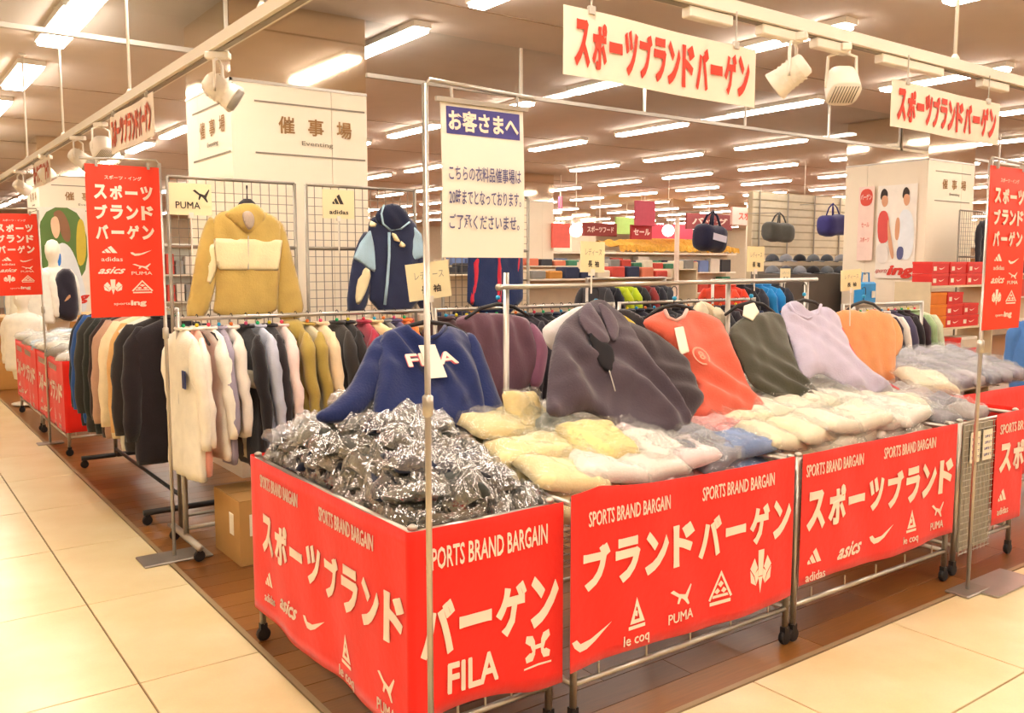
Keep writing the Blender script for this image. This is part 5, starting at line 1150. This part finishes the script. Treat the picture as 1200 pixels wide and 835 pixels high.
# slatted wall with hanging bags
GY = 8.6; ga = at(880, 300, Y=GY).x; gb = at(1003, 300, Y=GY).x
t = thing('slatted_display', ((ga + gb) / 2, GY, 0), 'cream slatted display wall behind the blue and grey bags', 'display wall')
zt = at(940, 228, Y=GY).z
MB().box((ga, GY, 0), (gb, GY + .08, zt)).build('back_panel', mat('c9b898'), t)
nS = 20
for k in range(nS): z = .3 + (zt - .3) * k / nS; MB().box((ga, GY - .014, z), (gb, GY, z + (zt - .3) / nS - .018)).build('slat', mat('e9dcc0', rough=.5), t)
for k in range(4): x = ga + (gb - ga) * (k + .2) / 4; MB().tube([(x, GY - .03, 0), (x, GY - .03, zt)], .012, 6).build('upright', steel, t)
def duffel(px, py, Y, w, h, c, label, tilt=0, panel=None, turn=0):
    p = at(px, py, Y=Y); t = thing('duffel_bag', (p.x, p.y, p.z), label, 'bag', 'hanging sports bags'); m = MB(); d = Vector((math.cos(tilt), 0, math.sin(tilt))); u = Vector((-math.sin(tilt), 0, math.cos(tilt)))
    loft(m, [(p + d * (w * x) + u * (h * .03 * math.sin(x * 9)), Vector((0, 1, 0)) * (h * .5 * k), u * (h * .55 * k)) for x, k in ((-.52, .45), (-.5, .75), (-.4, .98), (-.2, 1.03), (0, .95), (.2, 1.03), (.4, .98), (.5, .75), (.52, .45))], 18, 3.2); m.build('body', cloth(c), t, True)
    for s in (-1, 1): MB().tube([p + d * (-.2 * w) + u * (h * .4) + Vector((0, s * .06, 0)), p + d * (-.1 * w) + u * (h * .95) + Vector((0, s * .03, 0)), p + u * (h * 1.15), p + d * (.1 * w) + u * (h * .95) + Vector((0, s * .03, 0)), p + d * (.2 * w) + u * (h * .4) + Vector((0, s * .06, 0))], .011, 6).build('handle', cloth(c), t, True)
    MB().tube([p + u * (h * 1.13), Vector((p.x, p.y + (.37 if Y < 6 else .6), p.z + h * 1.2))], .006, 6).build('hook', steel, t)
    if panel:
        m = MB(); y = p.y - h * .56; m.add([p + d * a + u * b + Vector((0, -h * .5 - .012, 0)) for a, b in ((-w * .32, -h * .12), (w * .30, -h * .16), (w * .30, h * .12), (-w * .32, h * .16))], [(0, 1, 2, 3)]); m.build('logo_panel', mat(panel), t)
duffel(976, 264, 8.0, .50, .28, '3d3a78', 'violet-blue sports bag hanging on the slatted wall', .05, None)
duffel(912, 272, 8.0, .52, .24, '5a5a56', 'dark grey sports bag hanging on the slatted wall', -.05, None)
duffel(832, 279, 4.9, .26, .19, '23233c', 'navy sports bag with pale logo hanging above the beige polo shirt', -.12, 'c7c3d6')
MB().tube([(at(832, 279, Y=4.9).x, 5.26, 0), (at(832, 279, Y=4.9).x, 5.26, 1.9)], .02, 8).box((at(832, 279, Y=4.9).x - .25, 5.1, 0), (at(832, 279, Y=4.9).x + .25, 5.4, .02)).build('bag_post', mat('d9bfae'), None, True, (at(832, 279, Y=4.9).x, 5.26, 0)); tag(bpy.data.objects['bag_post'], 'pinkish display post right behind the navy sports bag', 'post')
# caps on two tiers
for k in range(14):
    px = 905 + (k % 7) * 16; p = at(px, 306 + (k // 7) * 14, Y=7.6 - (k // 7) * .4); c, nm = [('4a4d55', 'slate'), ('8c8f98', 'light grey'), ('26262c', 'black'), ('6b7078', 'mid grey')][k % 4]
    t = thing('cap', tuple(p), nm + ' baseball cap on the tiered cap display', 'cap', nm + ' caps on the display'); MB().lathe(tuple(p), [(.09, 0), (.088, .03), (.07, .07), (.03, .095), (.005, .1)], 14).build('crown', cloth(c), t, True)
    loft(MB(), [(p + Vector((0, -.06, .006)), Vector((.075, 0, 0)), Vector((0, 0, .005))), (p + Vector((0, -.13, 0)), Vector((.07, 0, 0)), Vector((0, 0, .005))), (p + Vector((0, -.16, -.008)), Vector((.04, 0, 0)), Vector((0, 0, .004)))], 12).build('peak', cloth(c), t, True)
a, b_ = at(900, 306, Y=7.6), at(1005, 306, Y=7.6)
t = thing('cap_display', ((a.x + b_.x) / 2, 7.5, 0), 'tiered grey display stand carrying the baseball caps', 'display stand')
MB().box((a.x - .1, 7.3, 0), (b_.x + .1, 7.8, a.z - .06)).build('upper_tier', mat('6f675e'), t)
z2 = at(940, 320, Y=7.2).z; MB().box((a.x - .6, 6.95, 0), (b_.x + .1, 7.28, z2 - .01)).build('lower_tier', mat('5c554e'), t); MB().box((a.x - .1, 7.3, a.z - .06), (b_.x + .1, 7.8, a.z - .01)).build('top_board', mat('b9ab98'), t)

# sales counters across the middle with goods
def gondola(x0, x1, y, h, label, c='dccbb0', lv=3):
    t = thing('shop_gondola', ((x0 + x1) / 2, y + .25, 0), label, 'shelf', 'low shop shelves in the middle distance')
    MB().box((x0, y + .2, 0), (x1, y + .26, h)).build('back_board', mat(c), t)
    for k in range(lv): z = .12 + (h - .25) * k / max(1, lv - 1); MB().box((x0, y - .2, z), (x1, y + .2, z + .02)).build('shelf_board', mat('efe4d0'), t)
    for x in (x0, x1 - .03): MB().box((x, y - .2, 0), (x + .03, y + .2, h)).build('side_panel', mat(c), t)
    return [.12 + (h - .25) * k / max(1, lv - 1) + .02 for k in range(lv)]
GC = [('3a3a40', 'black'), ('c8483c', 'red'), ('3f7f62', 'green'), ('e6d9c2', 'cream'), ('6a7fb0', 'blue'), ('c98a3c', 'amber'), ('8d8a86', 'grey'), ('d8cfc0', 'white'), ('2c3350', 'navy'), ('d77a5c', 'salmon')]
def goods(x0, x1, y, z, n, label, group, r, hh=.14):
    for k in range(n):
        x = x0 + (x1 - x0) * (k + .5) / n; c, nm = GC[r.randrange(10)]; w = (x1 - x0) / n * .42; h_ = hh * r.uniform(.6, 1.1)
        o = MB().cbox((x, y, z + h_ / 2), (w, .1, h_ / 2), 0, .012).build('goods_pack', mat(c), None, False, (x, y, z)); tag(o, nm + ' pack of goods ' + label, 'package', group)
r3 = random.Random(77)
for (x0, x1, y, h_, lb_) in ((6.2, 8.6, 8.4, 1.45, 'on the gondola behind the display rail'), (5.0, 6.9, 9.6, 1.5, 'on the gondola behind the third front rack'), (9.2, 11.5, 10.6, 1.55, 'on the gondola left of the slatted wall'), (4.2, 6.0, 11.8, 1.5, 'on the gondola behind the tracksuit top'), (8.0, 11.0, 13.0, 1.6, 'on the far gondola in the shop middle')):
    zs = gondola(x0, x1, y, h_, 'low shelf gondola ' + lb_.replace('on the gondola ', 'standing ').replace('on the far gondola', 'standing far off'))
    for j, z in enumerate(zs[-2:]): goods(x0 + .06, x1 - .06, y - .08, z, 9, lb_, 'goods ' + lb_, r3)
# thatched kiosk and signs far behind
KY = 17.0; ka, kb = at(722, 290, Y=KY).x, at(850, 290, Y=KY).x
z0, z1, z2 = at(780, 316, Y=KY).z, at(780, 294, Y=KY).z, at(780, 276, Y=KY).z
t = thing('food_kiosk', ((ka + kb) / 2, KY, 0), 'far kiosk with golden thatched canopy in the shop middle', 'kiosk')
MB().box((ka, KY, 0), (kb, KY + 1.2, z1)).build('counter_body', mat('e9e2cc'), t)
for k in range(5): x = ka + (kb - ka) * k / 4.0; MB().box((x - .02, KY - .02, 0), (x + .02, KY, z1)).build('front_strip', mat('c8bfa8'), t)
th = MB(); r4 = random.Random(3); n = 60
vs = []; 
for i in range(n + 1):
    x = ka - .2 + (kb - ka + .4) * i / n
    for j, (yy, zz_) in enumerate(((-.35, z1 - .02), (-.3, z1 + .12), (0, z1 + (z2 - z1) * .7), (.5, z2), (1.0, z2 - .1))): vs.append((x, KY + yy + r4.uniform(-.03, .03), zz_ + r4.uniform(-.04, .04) - (abs(i / n - .5) * .35 if j > 1 else 0)))
th.add(vs, [(i * 5 + j, (i + 1) * 5 + j, (i + 1) * 5 + j + 1, i * 5 + j + 1) for i in range(n) for j in range(4)]); th.build('thatch', mat('c9993c', rough=.9, var=.2, scale=20, bump=.8), t)
def fascia(px0, px1, py0, py1, Y, c, text, label, tc='f2d8cc', rows=1):
    a, b = at(px0, py1, Y=Y), at(px1, py0, Y=Y); t = thing('shop_sign', (a.x, Y, a.z), label, 'sign', 'coloured signs far off in the shop')
    MB().box((a.x, Y, a.z), (b.x, Y + .06, b.z)).build('board', mat(c, rough=.6), t)
    MB().tube([((a.x + b.x) / 2, Y + .03, b.z), ((a.x + b.x) / 2, Y + .03, H)], .01, 6).build('suspension_rod', whitem, t)
    if text:
        w, h_ = b.x - a.x, b.z - a.z; m = MB(); put_text(m, lambda u, v, q=0: Vector((a.x + u * w, Y - .004, a.z + v * h_)), text, .1, .9, .28, .75, .03); m.build('lettering', mat(tc), t)
fascia(684, 723, 262, 276, 16.0, '8c3a36', 'スポーツフード', 'dark red lettered sign left of the thatched kiosk')
fascia(764, 812, 264, 279, 16.8, 'e0506a', None, 'rosy pink plain sign board above the kiosk thatch')
fascia(722, 748, 255, 274, 19.0, '9fc06c', None, 'lime green panel painting the lit area behind the kiosk')  # lit green area put into plain board colour, gives off no light
fascia(745, 768, 236, 264, 15.5, 'b84a5c', None, 'vertical crimson hanging flag above the kiosk')
fascia(740, 764, 264, 280, 15.6, 'a82f34', 'セール', 'small deep red sign below the crimson flag')
fascia(805, 858, 252, 268, 14.5, '96484a', 'バッグ', 'brownish red sign left of the pink banner')
fascia(858, 925, 246, 263, 13.0, 'f0c4b8', 'スポーツブランド', 'pale pink lettered banner above the grey sports bag', 'd25a4a')
fascia(648, 668, 262, 290, 14.0, 'e8685c', None, 'coral red panel just right of the mesh screen post')
fascia(634, 648, 262, 295, 14.2, 'd99878', None, 'tan brown panel right beside the coral panel')
fascia(656, 659, 230, 245, 16.5, 'd85a86', None, 'tiny magenta flag hanging far away')
for px, py, Y, lb_ in ((675, 270, 12.5, 'left of the two round white globe lamps'), (783, 270, 12.5, 'right of the two round white globe lamps'), (942, 258, 9.6, 'small bluish globe lamp above the slatted wall')):
    p = at(px, py, Y=Y); t = thing('globe_lamp', tuple(p), lb_, 'lamp', 'hanging globe lamps'); MB().lathe(tuple(p), [(.12 * math.sin(PI * k / 12) + .001, -.12 * math.cos(PI * k / 12)) for k in range(13)], 18).build('globe', emit('globe_glow' + str(px), 'fff4e6' if px < 900 else 'bfe6f0', 2.5 if px < 900 else 1.0), t, True)
    MB().tube([p + Vector((0, 0, .12)), Vector((p.x, p.y, H))], .006, 6).build('cord', whitem, t)
# tall back shelving walls
for (x0, x1, y, h_, c, lb_) in ((5, 11, 21, 1.9, 'cfd6c6', 'long pale green shelving wall far away'), (12, 18, 15, 1.8, 'e4d2b8', 'long beige shelving wall to the far right'), (15, 24, 9, 1.9, 'e2cbb0', 'tan shelving wall beyond the shoe boxes'), (3.4, 6, 17, 1.9, 'd2d6cc', 'pale shelving wall behind the jackets')):
    t = thing('long_shelving', ((x0 + x1) / 2, y, 0), lb_, 'shelf', 'shelving walls far back'); MB().box((x0, y + .3, 0), (x1, y + .4, h_)).build('back_panel', mat(c), t)
    for z in (.3, .8, 1.3, h_ - .05): MB().box((x0, y, z), (x1, y + .3, z + .03)).build('shelf_board', mat('efe6d6'), t)
    for z in (.83, 1.33): goods(x0 + .1, x1 - .1, y + .15, z, 14, 'on the ' + lb_, 'goods on the ' + lb_, r3, .35)

# extra wagon with grey clothes and blue rack at the right edge
w7 = wagon(5.0, 6.2, 2.55, 3.3, 'wagon of grey and mauve clothes behind the right red sign')
banner([(4.98, 3.3), (4.98, 2.53), (6.22, 2.53)], .2, .765, kata('スポーツブランド', .9, .42, .14, .15, .115), 'red banner on the grey clothes wagon at the right edge', .003, 8)
for k in range(24):
    x = 5.15 + (k % 6) * .18; y = 2.75 + (k // 6) * .13; c, nm = [('9a939c', 'ash grey'), ('8d8492', 'mauve grey'), ('b3aab0', 'light mauve'), ('7c7a86', 'slate grey')][(k * 5) % 4]
    packet((x, y, .76 + .22 * (y - 2.6)), (.25, rs2.uniform(-.15, .15), rs2.uniform(-.3, .3)), (.15, .11, .05), c, nm + ' folded garment on the wagon behind the right red sign', 'grey clothes behind the right red sign', k % 2, filmsoft)
rack(5.9, 3.9, 7.0, 3.9, 1.2, 'rack of blue tops behind the right red sign')
rack(7.65, 3.3, 9.15, 3.3, 1.12, 'rack of bright blue tops at the right picture edge')
for i, (c, nm) in enumerate((('5c8fd8', 'sky blue'), ('3f6fc0', 'cornflower'), ('2a3f86', 'royal blue'), ('4a78c8', 'azure blue'), ('272c52', 'dark navy'), ('d9685c', 'coral'), ('8d7ca8', 'lilac'), ('37508c', 'denim'), ('c9c2d4', 'pale lilac'), ('2b2a38', 'near-black'), ('4f6ab0', 'iris blue'))):
    shirt('hanging_shirt', nm + ' shirt on the rack below the right red sign', 'shirts below the right red sign', (7.75 + i * .12, 3.3, 1.12), [c], axis='y', seed=i + 300, L=.6)
